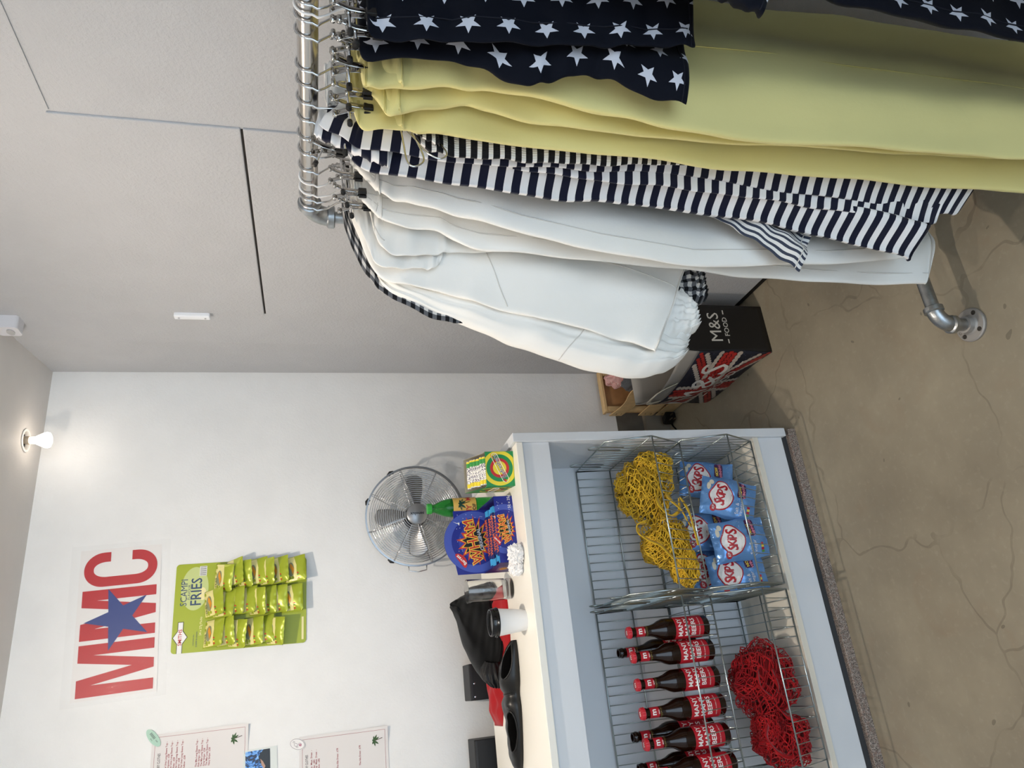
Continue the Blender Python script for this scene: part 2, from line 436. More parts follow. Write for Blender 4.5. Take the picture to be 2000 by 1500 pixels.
for x in (0.697, 1.12):
    part(MB().tube([(x, RY, 0.065), (x, RY, 0.018)], 0.0155, 20), 'nipple', GALV, rk, smooth=True, auto=60)
    fl = part(MB().lathe([(0.0, 0.0005), (0.041, 0.0005), (0.0415, 0.002), (0.0415, 0.006), (0.039, 0.0085), (0.025, 0.0095), (0.0215, 0.013), (0.0205, 0.026), (0.0165, 0.027)], 36, (x, RY, 0)), 'flange', mat('cast flange', 'A9A6A2', 0.5, 0.6, bump=0.2, bscale=90), rk, smooth=True, auto=30)
    for k in range(4):
        a = PI / 4 + k * PI / 2
        part(MB().lathe([(0.0058, 0.0075), (0.0058, 0.0098), (0.004, 0.0102), (0, 0.0096)], 12, (x + 0.031 * math.cos(a), RY + 0.031 * math.sin(a), 0)), 'screw', mat('dark screw', '4A4743', 0.5, 0.8), fl)
    if x < 1:
        lt = MB()
        for k, ch in enumerate('JDE'): lt.text(ch, 0.011, plane((x, RY, 0.0094), (-1, -0.3, 0), (0.3, -1, 0)), -0.011 + 0.011 * k, -0.031, bold=0.01)
        part(lt, 'cast_lettering', mat('cast flange dark', '77736E', 0.5, 0.6), fl)
# near end of the rack, behind the camera's view
part(elbow((RX, -0.10, RZ), (RX, -0.14, RZ), (RX, -0.14, RZ - 0.04), 0.0185), 'elbow', GALV, rk, smooth=True)
part(MB().tube([(RX, -0.14, RZ - 0.04), (RX, -0.14, 0.01)], 0.0155, 14).lathe([(0.041, 0.0005), (0.041, 0.008), (0.0, 0.009)], 24, (RX, -0.14, 0)), 'pole', GALV, rk, smooth=True, auto=50)
# ------------------------------------------------------------------ hangers
CLIPBLACK = mat('clip rubber', '0B0B0C', 0.45)
CLIPMETAL = mat('clip chrome', 'B9B8B6', 0.14, 1.0)
WHWIRE = mat('white coated hook', 'ECEBEA', 0.3)
def hanger(y, label, skew=25, zb=1.494, hook='chrome', clips=(-0.1,), half=0.16, cz=None, dy=0.0, tilt=0.0, kind='clip'):
    """wire hanger hooked over the rail; clips hold a garment"""
    hm = CHROME if hook == 'chrome' else WHWIRE
    t = thing('clip_hanger' if kind == 'clip' else 'shirt_hanger', label, 'hanger', (RX, y, zb), R(skew) , 'hangers on the pipe rail')
    r = 0.0185
    top = RZ - zb
    pts = [(0.004 * math.cos(0), 0, 0.0)]
    pts = [(0, 0, 0.0), (0.0, 0, 0.012), (-0.004, 0, 0.02), (-0.017, 0, 0.035), (-0.0235, 0, top - 0.014)]
    for k in range(15):
        a = PI + 0.25 - k * (PI + 0.95) / 14
        pts.append((0.0005 + r * math.cos(a) * 1.08, 0, top - 0.002 + r * math.sin(a) * 1.08))
    # hooks stay square to the rail whatever the skew of the bar
    c, s_ = math.cos(-R(skew)), math.sin(-R(skew))
    pts = [(p[0] * c - dy * (1 - max(0, 1 - p[2] / 0.05)) * 0, p[0] * s_, p[2]) for p in pts]
    MB().tube(pts, 0.0019, 8).build('hook', hm, t, smooth=True)
    ct_, st = math.cos(R(tilt)), math.sin(R(tilt))
    rot = lambda p: (p[0] * ct_ - p[2] * st, p[1], p[0] * st + p[2] * ct_)
    if kind == 'clip':
        MB().tube([rot((-half, 0, 0)), rot((half, 0, 0))], 0.0019, 8).build('bar', CHROME, t, smooth=True)
        for cx in clips:
            c_ = MB().tube([rot((cx - 0.010, 0, 0.001)), rot((cx + 0.010, 0, 0.001))], 0.0034, 10).build('clip', CLIPMETAL, t, smooth=True)
            for s in (-1, 1):
                cl = MB()
                prof = [(0.020, 0.011), (0.012, 0.0085), (0.0, 0.0045), (-0.012, 0.0035), (-0.030, 0.0032)]
                g = []
                for z, yy in prof:
                    for q in (-1, -0.6, 0, 0.6, 1):
                        wv = (0.0085 if z > 0 else 0.0075) * q
                        g.append(rot((cx + wv, s * (yy + 0.0018 * (1 - q * q)), z)))
                cl.v += [Vector(p) for p in g]
                for j in range(4):
                    for i in range(4): cl.f.append((j * 5 + i, j * 5 + i + 1, j * 5 + i + 6, j * 5 + i + 5))
                # curled loop at the lever end
                cl.tube([rot((cx - 0.0075, s * 0.0115, 0.0205)), rot((cx + 0.0075, s * 0.0115, 0.0205))], 0.003, 10)
                cl.build('jaw', CLIPMETAL, c_, smooth=True, solid=0.0009)
            ru = MB()
            for s in (-1, 1):
                V = [rot((cx + a, s * b, z)) for z in (-0.022, -0.036) for b in (0.0012, 0.0062) for a in (-0.0095, 0.0095)]
                ru.add(V, [(0, 1, 3, 2), (4, 6, 7, 5), (0, 4, 5, 1), (2, 3, 7, 6), (0, 2, 6, 4), (1, 5, 7, 3)])
            ru.build('jaw_pad', CLIPBLACK, c_, bevel=0.001)
            e = rot((-half, 0, 0))
        for s in (-1, 1):
            MB().lathe([(0.0, 0), (0.0042, 0.001), (0.0042, 0.011), (0.0, 0.012)], 10, rot((s * half - (0.006 if s > 0 else 0.006), 0, 0)), rot((1, 0, 0))).build('end_stop', CLIPBLACK, t)
    else:
        MB().tube([(-half, 0, -0.075), (-half * 0.5, 0, -0.032), (-0.012, 0, 0.0), (0.012, 0, 0.0), (half * 0.5, 0, -0.032), (half, 0, -0.075), (half * 0.9, 0, -0.083), (-half * 0.9, 0, -0.083)], 0.002, 8, closed=True).build('shoulder_wire', CHROME, t, smooth=True)
    return t

# ------------------------------------------------------------------ cloth
def cloth(name, col, rough=0.8, var=0.04):
    if name in MATS: return MATS[name]
    m = mat(name, col, rough, spec=0.2, sheen=0.15); t = NT(m); c = lin(col)
    n = t.noise(6, 3); w = t.noise(900, 2)
    t.put(t.b.inputs['Base Color'], t.mix(t.ramp(n.outputs[0], 0.3, 0.7), tuple(x * (1 - var) for x in c), c))
    n3 = t.noise(38, 4, 0.6)
    t.bump(t.m('ADD', t.m('MULTIPLY', w.outputs[0], 0.25), n3.outputs[0]), 0.16, 0.003)
    return m
def stripes(name, ca, cb, period, duty=0.5, axis=1, rough=0.8, rib=False):
    m = cloth(name, ca, rough); t = NT(m)
    uv = t.new('UVMap').outputs[0]; sp = t.new('SeparateXYZ'); t.t.links.new(uv, sp.inputs[0])
    f = t.m('LESS_THAN', t.m('FRACT', t.m('DIVIDE', sp.outputs[axis], period)), duty)
    t.put(t.b.inputs['Base Color'], t.mix(f, lin(ca), lin(cb)))
    if rib: t.bump(t.m('SINE', t.m('MULTIPLY', sp.outputs[0], 2 * PI / 0.0035)), 0.5, 0.001)
    return m
def gingham(name, period):
    m = cloth(name, '888888'); t = NT(m)
    uv = t.new('UVMap').outputs[0]; sp = t.new('SeparateXYZ'); t.t.links.new(uv, sp.inputs[0])
    a = t.m('LESS_THAN', t.m('FRACT', t.m('DIVIDE', sp.outputs[0], period)), 0.5)
    b = t.m('LESS_THAN', t.m('FRACT', t.m('DIVIDE', sp.outputs[1], period)), 0.5)
    c = t.mix(t.m('MULTIPLY', a, b), t.mix(t.m('MAXIMUM', a, b), lin('D2D0CD'), lin('5F6166')), lin('0F1116'))
    t.put(t.b.inputs['Base Color'], c)
    return m
def starry(name, cx=0.058, cy=0.058, rad=0.0185):
    m = cloth(name, '0D1224'); m.node_tree.nodes['Principled BSDF'].inputs['Sheen Weight'].default_value = 0.03; t = NT(m)
    uv = t.new('UVMap').outputs[0]; sp = t.new('SeparateXYZ'); t.t.links.new(uv, sp.inputs[0])
    ux = t.m('DIVIDE', sp.outputs[0], cx)
    col = t.m('FLOOR', ux)
    off = t.m('MULTIPLY', t.m('MODULO', t.m('ADD', col, 100.0), 2.0), 0.5)
    uy = t.m('ADD', t.m('DIVIDE', sp.outputs[1], cy), off)
    px = t.m('MULTIPLY', t.m('SUBTRACT', t.m('FRACT', ux), 0.5), cx)
    py = t.m('MULTIPLY', t.m('SUBTRACT', t.m('FRACT', uy), 0.5), cy)
    r = t.m('SQRT', t.m('ADD', t.m('MULTIPLY', px, px), t.m('MULTIPLY', py, py)))
    a = t.m('ADD', t.m('ARCTAN2', px, py), 0.25 + 4 * PI)
    seg = 2 * PI / 5
    am = t.m('ABSOLUTE', t.m('SUBTRACT', t.m('MODULO', t.m('ADD', a, seg / 2), seg), seg / 2))
    ri = rad * 0.42
    k = math.atan2(ri * math.sin(PI / 5), rad - ri * math.cos(PI / 5))
    f = t.m('LESS_THAN', t.m('MULTIPLY', r, t.m('SINE', t.m('ADD', am, k))), rad * math.sin(k))
    t.put(t.b.inputs['Base Color'], t.mix(f, lin('060A17'), lin('D4D6E0')))
    return m

class Loft:
    """hanging cloth: closed soft tube between a left and a right outline.
    rows: (xl, zl, xr, zr, y, half_thickness); k skews right edge away; folds: (freq, amp_top, amp_bottom, phase, drift)"""
    def __init__(s, rows, k=0.3, folds=(), nl=70, nt=72, edge=0.0, seed=1, p=3.0, wr=0.003):
        s.wr = wr; s.sd = seed * 7.3
        s.rows = rows; s.k = k; s.folds = folds; s.nl = nl; s.nt = nt; s.p = p
        s.path = smooth_path(rows, 200); s.edge = edge
        q = random.Random(seed); s.ph = [q.uniform(0, 6.28) for _ in range(6)]
        s.len = [0.0]
        for a, b in zip(s.path, s.path[1:]):
            s.len.append(s.len[-1] + math.hypot((a[0] + a[2] - b[0] - b[2]) / 2, (a[1] + a[3] - b[1] - b[3]) / 2))
    def row(s, v):
        x = v * 200; i = min(int(x), 199); f = x - i
        return tuple(lerp(a, b, f) for a, b in zip(s.path[i], s.path[i + 1])), lerp(s.len[i], s.len[i + 1], f)
    def at(s, t, v, side=-1, off=0.0):
        (xl, zl, xr, zr, y, th), L = s.row(v)
        sh = max(0.0, 1 - abs(2 * t - 1) ** s.p) ** (1 / 2.0)
        x = lerp(xl, xr, t); z = lerp(zl, zr, t); w = abs(xr - xl)
        f = 0.0
        for fr, a0, a1, ph, dr in s.folds:
            f += lerp(a0, a1, v) * math.sin(2 * PI * (fr * t + dr * v) + ph)
        e = s.edge * (math.sin(9 * v + s.ph[0]) + 0.6 * math.sin(21 * v + s.ph[1])) * (1 - t)
        f += 0.002 * math.sin(40 * v + s.ph[2] + 5 * t) + 0.0015 * math.sin(71 * v + s.ph[3] - 9 * t)
        wk = MN.noise((x * 11 + s.sd, z * 6, s.sd)) + 0.55 * MN.noise((x * 30 + z * 12 + s.sd, z * 9 - x * 10, side))
        f += s.wr * wk * min(1.0, 6 * v)
        return Vector((x + e - f * 0.15, y + s.k * (x - xl) + f + side * (th * sh + off), z))
    def uvat(s, t, v, side):
        (xl, zl, xr, zr, y, th), L = s.row(v)
        w = math.hypot(xr - xl, zr - zl)
        return (t * w * (1 + s.k * 0.2) if side < 0 else -t * w, -L)
    def mesh(s, closed_bottom=True):
        mb = MB(); uv = []; nt = s.nt; h = nt // 2
        for j in range(s.nl + 1):
            v = j / s.nl
            for i in range(nt):
                if i <= h: t = 0.5 - 0.5 * math.cos(PI * i / h); side = -1
                else: t = 0.5 + 0.5 * math.cos(PI * (i - h) / (nt - h)); side = 1
                mb.v.append(s.at(t, v, side)); uv.append(s.uvat(t, v, side))
        for j in range(s.nl):
            for i in range(nt):
                k = (i + 1) % nt
                mb.f.append((j * nt + i, j * nt + k, (j + 1) * nt + k, (j + 1) * nt + i))
        for j, sg in ((0, 1), (s.nl, -1)):
            for i in range(1, h):
                a, b, c, d = j * nt + i, j * nt + i + 1, j * nt + (nt - i - 1), j * nt + (nt - i)
                if i + 1 == nt - i - 1: mb.f.append((a, b, d))
                else: mb.f.append((a, b, c, d))
            mb.f.append((j * nt, j * nt + 1, j * nt + nt - 1))
        s.uv = uv
        return mb
    def seam(s, pts, r=0.0011, side=-1, n=24):
        """stitched seam through (t,v) points on the front"""
        q = smooth_path(pts, n)
        return [s.at(a, b, side, 0.0003) for a, b in q]
def sew(l, name, m, par, o, lines=(), seam_m=None, r=0.0011, **k):
    ob = l.mesh().build(name, m, par, o=o, smooth=True, uv=l.uv)
    if lines:
        mb = MB()
        for ln in lines: mb.tube(l.seam(ln), r, 6)
        mb.build('seam', seam_m or m, ob, o=o, smooth=True)
    return ob

# hooks of the hangers, far to near
GR = 'hangers on the pipe rail'
hanger(1.199, 'wire hanger under the black gingham shirt, last on the rail', 25, 1.492, kind='shirt', half=0.10)
hanger(1.176, 'wire hanger under the white jacket, next to the last', 28, 1.49, kind='shirt', half=0.10)
hanger(1.158, 'clip hanger with white hook holding the rearmost white trousers', 30, 1.488, 'white', (-0.075, 0.09), 0.12)
hanger(1.128, 'clip hanger with white hook holding the white trousers in the middle', 30, 1.497, 'white', (-0.062, 0.09), 0.12)
hanger(1.093, 'clip hanger holding the front white trousers', 30, 1.505, 'chrome', (-0.045, 0.09), 0.12)
hanger(1.05, 'chrome hanger holding the grey pinstripe shirt', 22, 1.49, kind='shirt', half=0.075)
hanger(1.012, 'tilted chrome clip hanger raising one corner of the navy striped dress', 22, 1.524, 'chrome', (-0.055, 0.08), 0.11, tilt=-14)
hanger(0.968, 'chrome clip hanger behind the yellow trousers with a small cream top', 18, 1.505, 'chrome', (0.05,), 0.11)
hanger(0.93, 'chrome hanger holding the ribbed striped knit', 15, 1.44, kind='shirt', half=0.07)
hanger(0.893, 'chrome clip hanger holding the rear yellow trousers', 22, 1.502, 'chrome', (-0.088, 0.09), 0.14)
hanger(0.862, 'chrome clip hanger holding the middle yellow trousers', 22, 1.505, 'chrome', (-0.088, 0.09), 0.14)
hanger(0.80, 'chrome clip hanger holding the front yellow trousers', 14, 1.506, 'chrome', (-0.088, 0.09), 0.14)
hanger(0.772, 'first of the four close hooks, clipped to the star print shirt', 20, 1.507, 'chrome', (-0.09, 0.09), 0.14)
hanger(0.758, 'white hook among the four close hooks by the star shirt', 20, 1.5, 'white', (-0.07, 0.09), 0.12)
hanger(0.744, 'second chrome hook among the four close hooks by the star shirt', 20, 1.5, 'chrome', (-0.1, 0.09), 0.14)
hanger(0.728, 'nearest of the four close hooks by the star shirt', 20, 1.508, 'chrome', (-0.075, 0.09), 0.14)

WHC = cloth('white cotton drill', 'F0EFEB'); WSEAM = mat('white seam', 'D2D0CB', 0.8)
YEL = cloth('pale yellow cotton', 'DFD592'); YSEAM = mat('yellow seam', 'C9BE78', 0.8)
NAVY = stripes('navy and white stripes', 'E6E6E8', '10142A', 0.0285, 0.52)
GREYST = stripes('fine grey stripes', 'E3E2E0', '3A4152', 0.0098, 0.45, axis=0)
RIB = stripes('black and white rib', 'E0DFDC', '101116', 0.0185, 0.6, rib=True)
GING = gingham('black gingham', 0.017)
STARS = starry('navy star print')

def garment(name, label, cat, loc):
    return thing(name, label, cat, loc)

# --- gingham shirt
o = (0.9, 1.24, 0)
g = garment('gingham_shirt', 'black and white gingham shirt hanging last, mostly behind the white jacket', 'shirt', o)
l = Loft([(0.905, 1.500, 0.955, 1.500, 1.222, 0.008), (0.840, 1.490, 1.0, 1.48, 1.226, 0.010), (0.758, 1.452, 1.03, 1.44, 1.226, 0.010), (0.712, 1.410, 1.05, 1.40, 1.226, 0.010), (0.666, 1.312, 1.06, 1.30, 1.226, 0.010), (0.66, 1.235, 1.06, 1.2, 1.226, 0.010), (0.74, 1.0, 1.06, 1.0, 1.226, 0.010), (0.75, 0.80, 1.05, 0.80, 1.226, 0.010)], 0.0, [(5, 0.001, 0.002, 0, 0.6)], edge=0.004, nl=60)
sew(l, 'body', GING, g, o)
l = Loft([(0.69, 1.02, 0.85, 1.02, 1.262, 0.012), (0.70, 0.90, 0.84, 0.90, 1.222, 0.016), (0.706, 0.80, 0.825, 0.805, 1.205, 0.026), (0.702, 0.770, 0.808, 0.775, 1.20, 0.026), (0.712, 0.752, 0.795, 0.748, 1.20, 0.016)], 0.0, [(9, 0.001, 0.004, 0, 0.2)], nl=40)
sew(l, 'sleeve', GING, g, o, [((0, 0.93), (0.5, 0.94), (1, 0.93))], GING, 0.003)

# --- white jacket
o = (0.9, 1.2, 0)
g = garment('white_jacket', 'white cotton jacket with gathered balloon cuffs at the far end of the rail', 'jacket', o)
l = Loft([(0.885, 1.487, 0.96, 1.487, 1.192, 0.008), (0.852, 1.479, 1.0, 1.478, 1.192, 0.012), (0.742, 1.437, 1.05, 1.44, 1.188, 0.016), (0.712, 1.345, 1.07, 1.35, 1.182, 0.020), (0.672, 1.23, 1.07, 1.22, 1.178, 0.022), (0.618, 1.04, 1.04, 0.98, 1.174, 0.022), (0.576, 0.922, 0.985, 0.71, 1.170, 0.018), (0.574, 0.914, 0.98, 0.70, 1.170, 0.015)], 0.03, [(1.6, 0.002, 0.009, 0.6, 0.5), (3.6, 0.001, 0.003, 2.0, -0.6)], edge=0.003, seed=3, nl=110, nt=130, wr=0.0055)
sew(l, 'body', WHC, g, o, [((0.0, 0.955), (0.5, 0.955), (1, 0.955)), ((0.02, 0.60), (0.3, 0.56), (0.62, 0.52), (0.9, 0.5)), ((0.42, 0.56), (0.38, 0.75), (0.34, 0.955))], WSEAM)
l = Loft([(0.752, 1.436, 0.80, 1.425, 1.222, 0.012), (0.716, 1.405, 0.775, 1.38, 1.224, 0.020), (0.662, 1.285, 0.75, 1.27, 1.224, 0.026), (0.62, 1.188, 0.73, 1.16, 1.224, 0.030), (0.583, 1.088, 0.71, 1.04, 1.224, 0.034), (0.549, 0.968, 0.71, 0.90, 1.222, 0.038), (0.546, 0.90, 0.69, 0.85, 1.22, 0.038), (0.562, 0.850, 0.655, 0.815, 1.22, 0.032), (0.588, 0.818, 0.645, 0.800, 1.22, 0.020)], 0.0, [(3, 0.0, 0.004, 1.0, 0.3), (7, -0.004, 0.006, 0.3, 0.2), (1.2, 0.002, 0.008, 0, 0.8)], seed=5, nl=90, nt=110)
sew(l, 'sleeve', WHC, g, o, [((0.0, 0.50), (0.5, 0.53), (1, 0.52)), ((0, 0.95), (0.5, 0.96), (1, 0.95))], WSEAM)
l = Loft([(0.66, 1.05, 0.78, 1.05, 1.205, 0.008), (0.62, 0.95, 0.77, 0.95, 1.202, 0.014), (0.610, 0.885, 0.762, 0.86, 1.20, 0.024), (0.618, 0.838, 0.745, 0.825, 1.20, 0.028), (0.632, 0.800, 0.715, 0.800, 1.20, 0.026), (0.645, 0.783, 0.700, 0.788, 1.20, 0.014)], 0.0, [(3.5, 0.0, 0.003, 0.4, 0.3), (8, -0.004, 0.006, 0.4, 0.1)], seed=6, nl=60, nt=110)
sew(l, 'sleeve', WHC, g, o, [((0, 0.9), (0.5, 0.92), (1, 0.9))], WSEAM)
l = Loft([(0.852, 1.482, 0.94, 1.484, 1.165, 0.004), (0.80, 1.462, 0.94, 1.464, 1.162, 0.006), (0.739, 1.438, 0.93, 1.44, 1.16, 0.007), (0.735, 1.37, 0.9, 1.37, 1.158, 0.007), (0.737, 1.334, 0.87, 1.33, 1.157, 0.007), (0.765, 1.316, 0.86, 1.31, 1.157, 0.005)], 0.1, [], nl=40)
sew(l, 'collar', WHC, g, o)

# --- white trousers (three pairs)
def trousers(name, label, o, rows, k, m, sm, folds, wb, seed=1, lines=None, second=None, edge=0.003, band=True):
    g = garment(name, label, 'trousers', o)
    if second:
        l2 = Loft([(a + second[0], b + second[2] * (0 if i < len(rows) - 2 else 1), c + second[0], d + second[2] * (0 if i < len(rows) - 2 else 1), y + second[1], th) for i, (a, b, c, d, y, th) in enumerate(rows)], k, folds, seed=seed + 9, edge=edge, nl=90)
        sew(l2, 'trouser_leg', m, g, o, [((0, 0.972), (0.5, 0.972), (1, 0.972))], sm)
    l = Loft(rows, k, folds, seed=seed, edge=edge, nl=110)
    sew(l, 'trouser_leg', m, g, o, lines or [((0, 0.972), (0.5, 0.972), (1, 0.972)), ((0.10, 0.04), (0.12, 0.3), (0.10, 0.6), (0.10, 0.97)), ((0.12, 0.035), (0.3, 0.16), (0.33, 0.22)), ((0.02, 0.10), (0.25, 0.11), (0.6, 0.1))], sm)
    if band:
        b = Loft([(wb[0], wb[1], wb[2], wb[3], rows[0][4], rows[0][5] + 0.004), (wb[0] - 0.012, wb[1] - 0.012, wb[2], wb[3] - 0.012, rows[0][4], rows[0][5] + 0.006), (wb[4], wb[5], wb[6], wb[7], rows[1][4], rows[1][5] + 0.004)], k, [], nl=16)
        sew(b, 'waistband', m, g, o, [((0, 0.95), (0.5, 0.96), (1, 0.95))], sm)
    return g
fo = [(1.4, 0.003, 0.016, 0.3, 0.2), (3.3, 0.001, 0.006, 1.4, -0.3)]
trousers('white_trousers', 'white trousers hanging rearmost, only a waistband and pocket showing over the jacket', (0.9, 1.16, 0),
    [(0.828, 1.450, 0.97, 1.47, 1.142, 0.006), (0.757, 1.428, 0.97, 1.43, 1.14, 0.009), (0.757, 1.34, 0.98, 1.34, 1.14, 0.012), (0.768, 1.25, 0.99, 1.25, 1.142, 0.012), (0.785, 0.9, 0.99, 0.9, 1.146, 0.012), (0.79, 0.45, 0.98, 0.43, 1.146, 0.012)], 0.1, WHC, WSEAM, [(2, 0, 0.006, 0, 0)], (0.832, 1.452, 0.97, 1.47, 0.757, 1.428, 0.97, 1.43), 21,
    [((0.0, 0.1), (0.4, 0.11), (0.8, 0.11)), ((0.0, 0.02), (0.4, 0.03), (0.8, 0.03)), ((0.08, 0.03), (0.09, 0.1), (0.08, 0.2)), ((0, 0.975), (1, 0.975))], band=False)
trousers('white_trousers', 'white trousers in the middle of the three pairs, hem lowest and widest', (0.9, 1.12, 0),
    [(0.857, 1.478, 0.965, 1.478, 1.104, 0.008), (0.798, 1.432, 0.985, 1.43, 1.104, 0.014), (0.782, 1.338, 1.0, 1.34, 1.106, 0.018), (0.750, 1.25, 1.02, 1.25, 1.106, 0.02), (0.744, 1.02, 1.02, 1.02, 1.106, 0.02), (0.722, 0.771, 1.0, 0.76, 1.106, 0.018), (0.715, 0.532, 0.98, 0.50, 1.106, 0.016), (0.716, 0.285, 0.95, 0.22, 1.106, 0.014), (0.722, 0.250, 0.94, 0.14, 1.106, 0.014)], 0.2, WHC, WSEAM, [(1.2, 0.001, 0.008, 0.3, 0.2)], (0.855, 1.482, 0.965, 1.482, 0.80, 1.433, 0.985, 1.43), 22)
trousers('white_trousers', 'white trousers in front of the other pairs, side seam and pocket showing', (0.9, 1.06, 0),
    [(0.880, 1.487, 0.965, 1.487, 1.050, 0.008), (0.817, 1.441, 0.99, 1.445, 1.050, 0.014), (0.802, 1.391, 1.0, 1.39, 1.050, 0.018), (0.779, 1.301, 1.01, 1.30, 1.050, 0.02), (0.748, 1.161, 1.02, 1.16, 1.050, 0.02), (0.702, 0.895, 1.0, 0.88, 1.050, 0.018), (0.706, 0.683, 0.98, 0.66, 1.050, 0.016), (0.732, 0.40, 0.94, 0.36, 1.050, 0.014), (0.737, 0.345, 0.93, 0.29, 1.050, 0.014)], 0.2, WHC, WSEAM, [(1.2, 0.002, 0.010, 2.3, 0.2)], (0.878, 1.491, 0.965, 1.491, 0.817, 1.441, 0.99, 1.445), 23)

# --- grey pinstripe shirt tail
o = (0.9, 1.0, 0)
g = garment('pinstripe_shirt', 'fine grey striped shirt, its tail poking out under the navy striped dress', 'shirt', o)
l = Loft([(0.86, 1.47, 0.95, 1.47, 1.02, 0.006), (0.86, 1.2, 0.99, 1.2, 1.015, 0.01), (0.81, 0.90, 0.98, 0.86, 1.005, 0.008), (0.772, 0.815, 0.95, 0.78, 1.0, 0.008), (0.72, 0.73, 0.88, 0.68, 1.0, 0.007), (0.668, 0.664, 0.80, 0.59, 1.0, 0.006)], 0.05, [(2.2, 0, 0.008, 0.5, 0.2)], nl=60)
sew(l, 'body', GREYST, g, o, [((0, 0.96), (0.5, 0.96), (1, 0.96))], WSEAM)

# --- navy striped dress
o = (0.9, 0.97, 0)
g = garment('striped_dress', 'navy and white striped dress with deep folds, one corner pulled up by a tilted clip', 'dress', o)
l = Loft([(0.862, 1.53, 0.935, 1.49, 0.962, 0.006), (0.838, 1.505, 0.94, 1.46, 0.962, 0.008), (0.800, 1.462, 0.95, 1.42, 0.962, 0.012), (0.792, 1.316, 0.96, 1.29, 0.964, 0.014), (0.778, 1.18, 0.97, 1.16, 0.966, 0.016), (0.780, 1.04, 0.97, 1.03, 0.966, 0.016), (0.770, 0.841, 0.96, 0.82, 0.962, 0.016), (0.740, 0.631, 0.93, 0.60, 0.958, 0.014), (0.700, 0.445, 0.90, 0.385, 0.955, 0.012), (0.693, 0.422, 0.895, 0.36, 0.955, 0.012)], 0.12, [(2.6, 0.004, 0.026, 0.9, 0.1), (5.1, 0.001, 0.006, 0.2, 0.0)], seed=8, nl=110)
sew(l, 'back_panel', NAVY, g, o, [((0, 0.985), (0.5, 0.985), (1, 0.985))], mat('navy seam', '0E1122', 0.8))
l = Loft([(0.850, 1.545, 0.925, 1.495, 0.928, 0.005), (0.82, 1.50, 0.93, 1.46, 0.926, 0.008), (0.809, 1.469, 0.95, 1.44, 0.925, 0.010), (0.797, 1.321, 0.96, 1.31, 0.922, 0.012), (0.797, 1.144, 0.97, 1.14, 0.918, 0.013), (0.805, 0.951, 0.98, 0.94, 0.914, 0.013), (0.786, 0.70, 0.97, 0.69, 0.915, 0.014), (0.770, 0.45, 0.95, 0.42, 0.916, 0.016), (0.768, 0.345, 0.94, 0.27, 0.917, 0.016), (0.774, 0.320, 0.93, 0.247, 0.917, 0.014)], 0.12, [(1.5, 0.003, 0.018, 2.4, 0.0), (3.7, 0.001, 0.006, 0.6, 0.0)], seed=9, nl=110)
sew(l, 'front_panel', NAVY, g, o, [((0, 0.985), (0.5, 0.985), (1, 0.985))], mat('navy seam', '0E1122', 0.8))
l = Loft([(0.846, 1.553, 0.90, 1.545, 0.950, 0.006), (0.828, 1.525, 0.92, 1.512, 0.945, 0.012), (0.803, 1.47, 0.93, 1.47, 0.944, 0.018), (0.790, 1.437, 0.93, 1.43, 0.944, 0.018)], 0.12, [(2, 0.001, 0.003, 0, 0)], nl=24)
sew(l, 'waistband', NAVY, g, o)
l = Loft([(0.815, 1.30, 0.95, 1.3, 0.936, 0.008), (0.792, 1.14, 0.95, 1.14, 0.935, 0.012), (0.785, 0.95, 0.95, 0.95, 0.933, 0.012), (0.772, 0.72, 0.94, 0.70, 0.93, 0.012), (0.752, 0.50, 0.92, 0.46, 0.928, 0.014), (0.748, 0.40, 0.91, 0.36, 0.928, 0.014), (0.752, 0.375, 0.90, 0.33, 0.928, 0.014)], 0.12, [(2, 0.003, 0.012, 1.2, 0.0)], seed=12, nl=80)
sew(l, 'side_fold', NAVY, g, o)

wl = thing('wire_hanger', 'thin wire hanger loop hooked over the front of the navy striped dress', 'hanger', (0.79, 0.89, 1.4))
MB().tube(smooth_path([(0.835, 0.905, 1.432), (0.824, 0.893, 1.423), (0.79, 0.89, 1.419), (0.755, 0.889, 1.415), (0.746, 0.889, 1.404), (0.760, 0.889, 1.389), (0.795, 0.891, 1.397), (0.824, 0.894, 1.408)], 40), 0.0015, 8).build('outer_loop', CHROME, wl, o=(0.79, 0.89, 1.4), smooth=True)
MB().tube(smooth_path([(0.83, 0.9, 1.415), (0.80, 0.89, 1.40), (0.776, 0.888, 1.386), (0.764, 0.888, 1.365), (0.775, 0.889, 1.352), (0.80, 0.895, 1.36)], 30), 0.0013, 8).build('inner_loop', CHROME, wl, o=(0.79, 0.89, 1.4), smooth=True)

# --- ribbed knit
o = (0.9, 0.9, 0)
g = garment('striped_knit', 'ribbed black and white striped knit top between the yellow trousers and the navy dress', 'knit top', o)
l = Loft([(0.845, 1.405, 0.92, 1.41, 0.905, 0.006), (0.808, 1.39, 0.94, 1.395, 0.905, 0.010), (0.788, 1.352, 0.95, 1.352, 0.903, 0.012), (0.787, 1.243, 0.96, 1.243, 0.900, 0.012), (0.789, 1.11, 0.96, 1.11, 0.897, 0.012), (0.80, 0.96, 0.96, 0.96, 0.894, 0.010), (0.82, 0.85, 0.95, 0.85, 0.892, 0.008)], 0.12, [(3, 0.001, 0.004, 0, 0.5)], nl=70)
sew(l, 'body', RIB, g, o)
l = Loft([(0.835, 1.41, 0.90, 1.415, 0.890, 0.004), (0.806, 1.392, 0.88, 1.39, 0.889, 0.006), (0.792, 1.362, 0.84, 1.365, 0.889, 0.006)], 0.1, [], nl=16)
sew(l, 'collar', RIB, g, o)

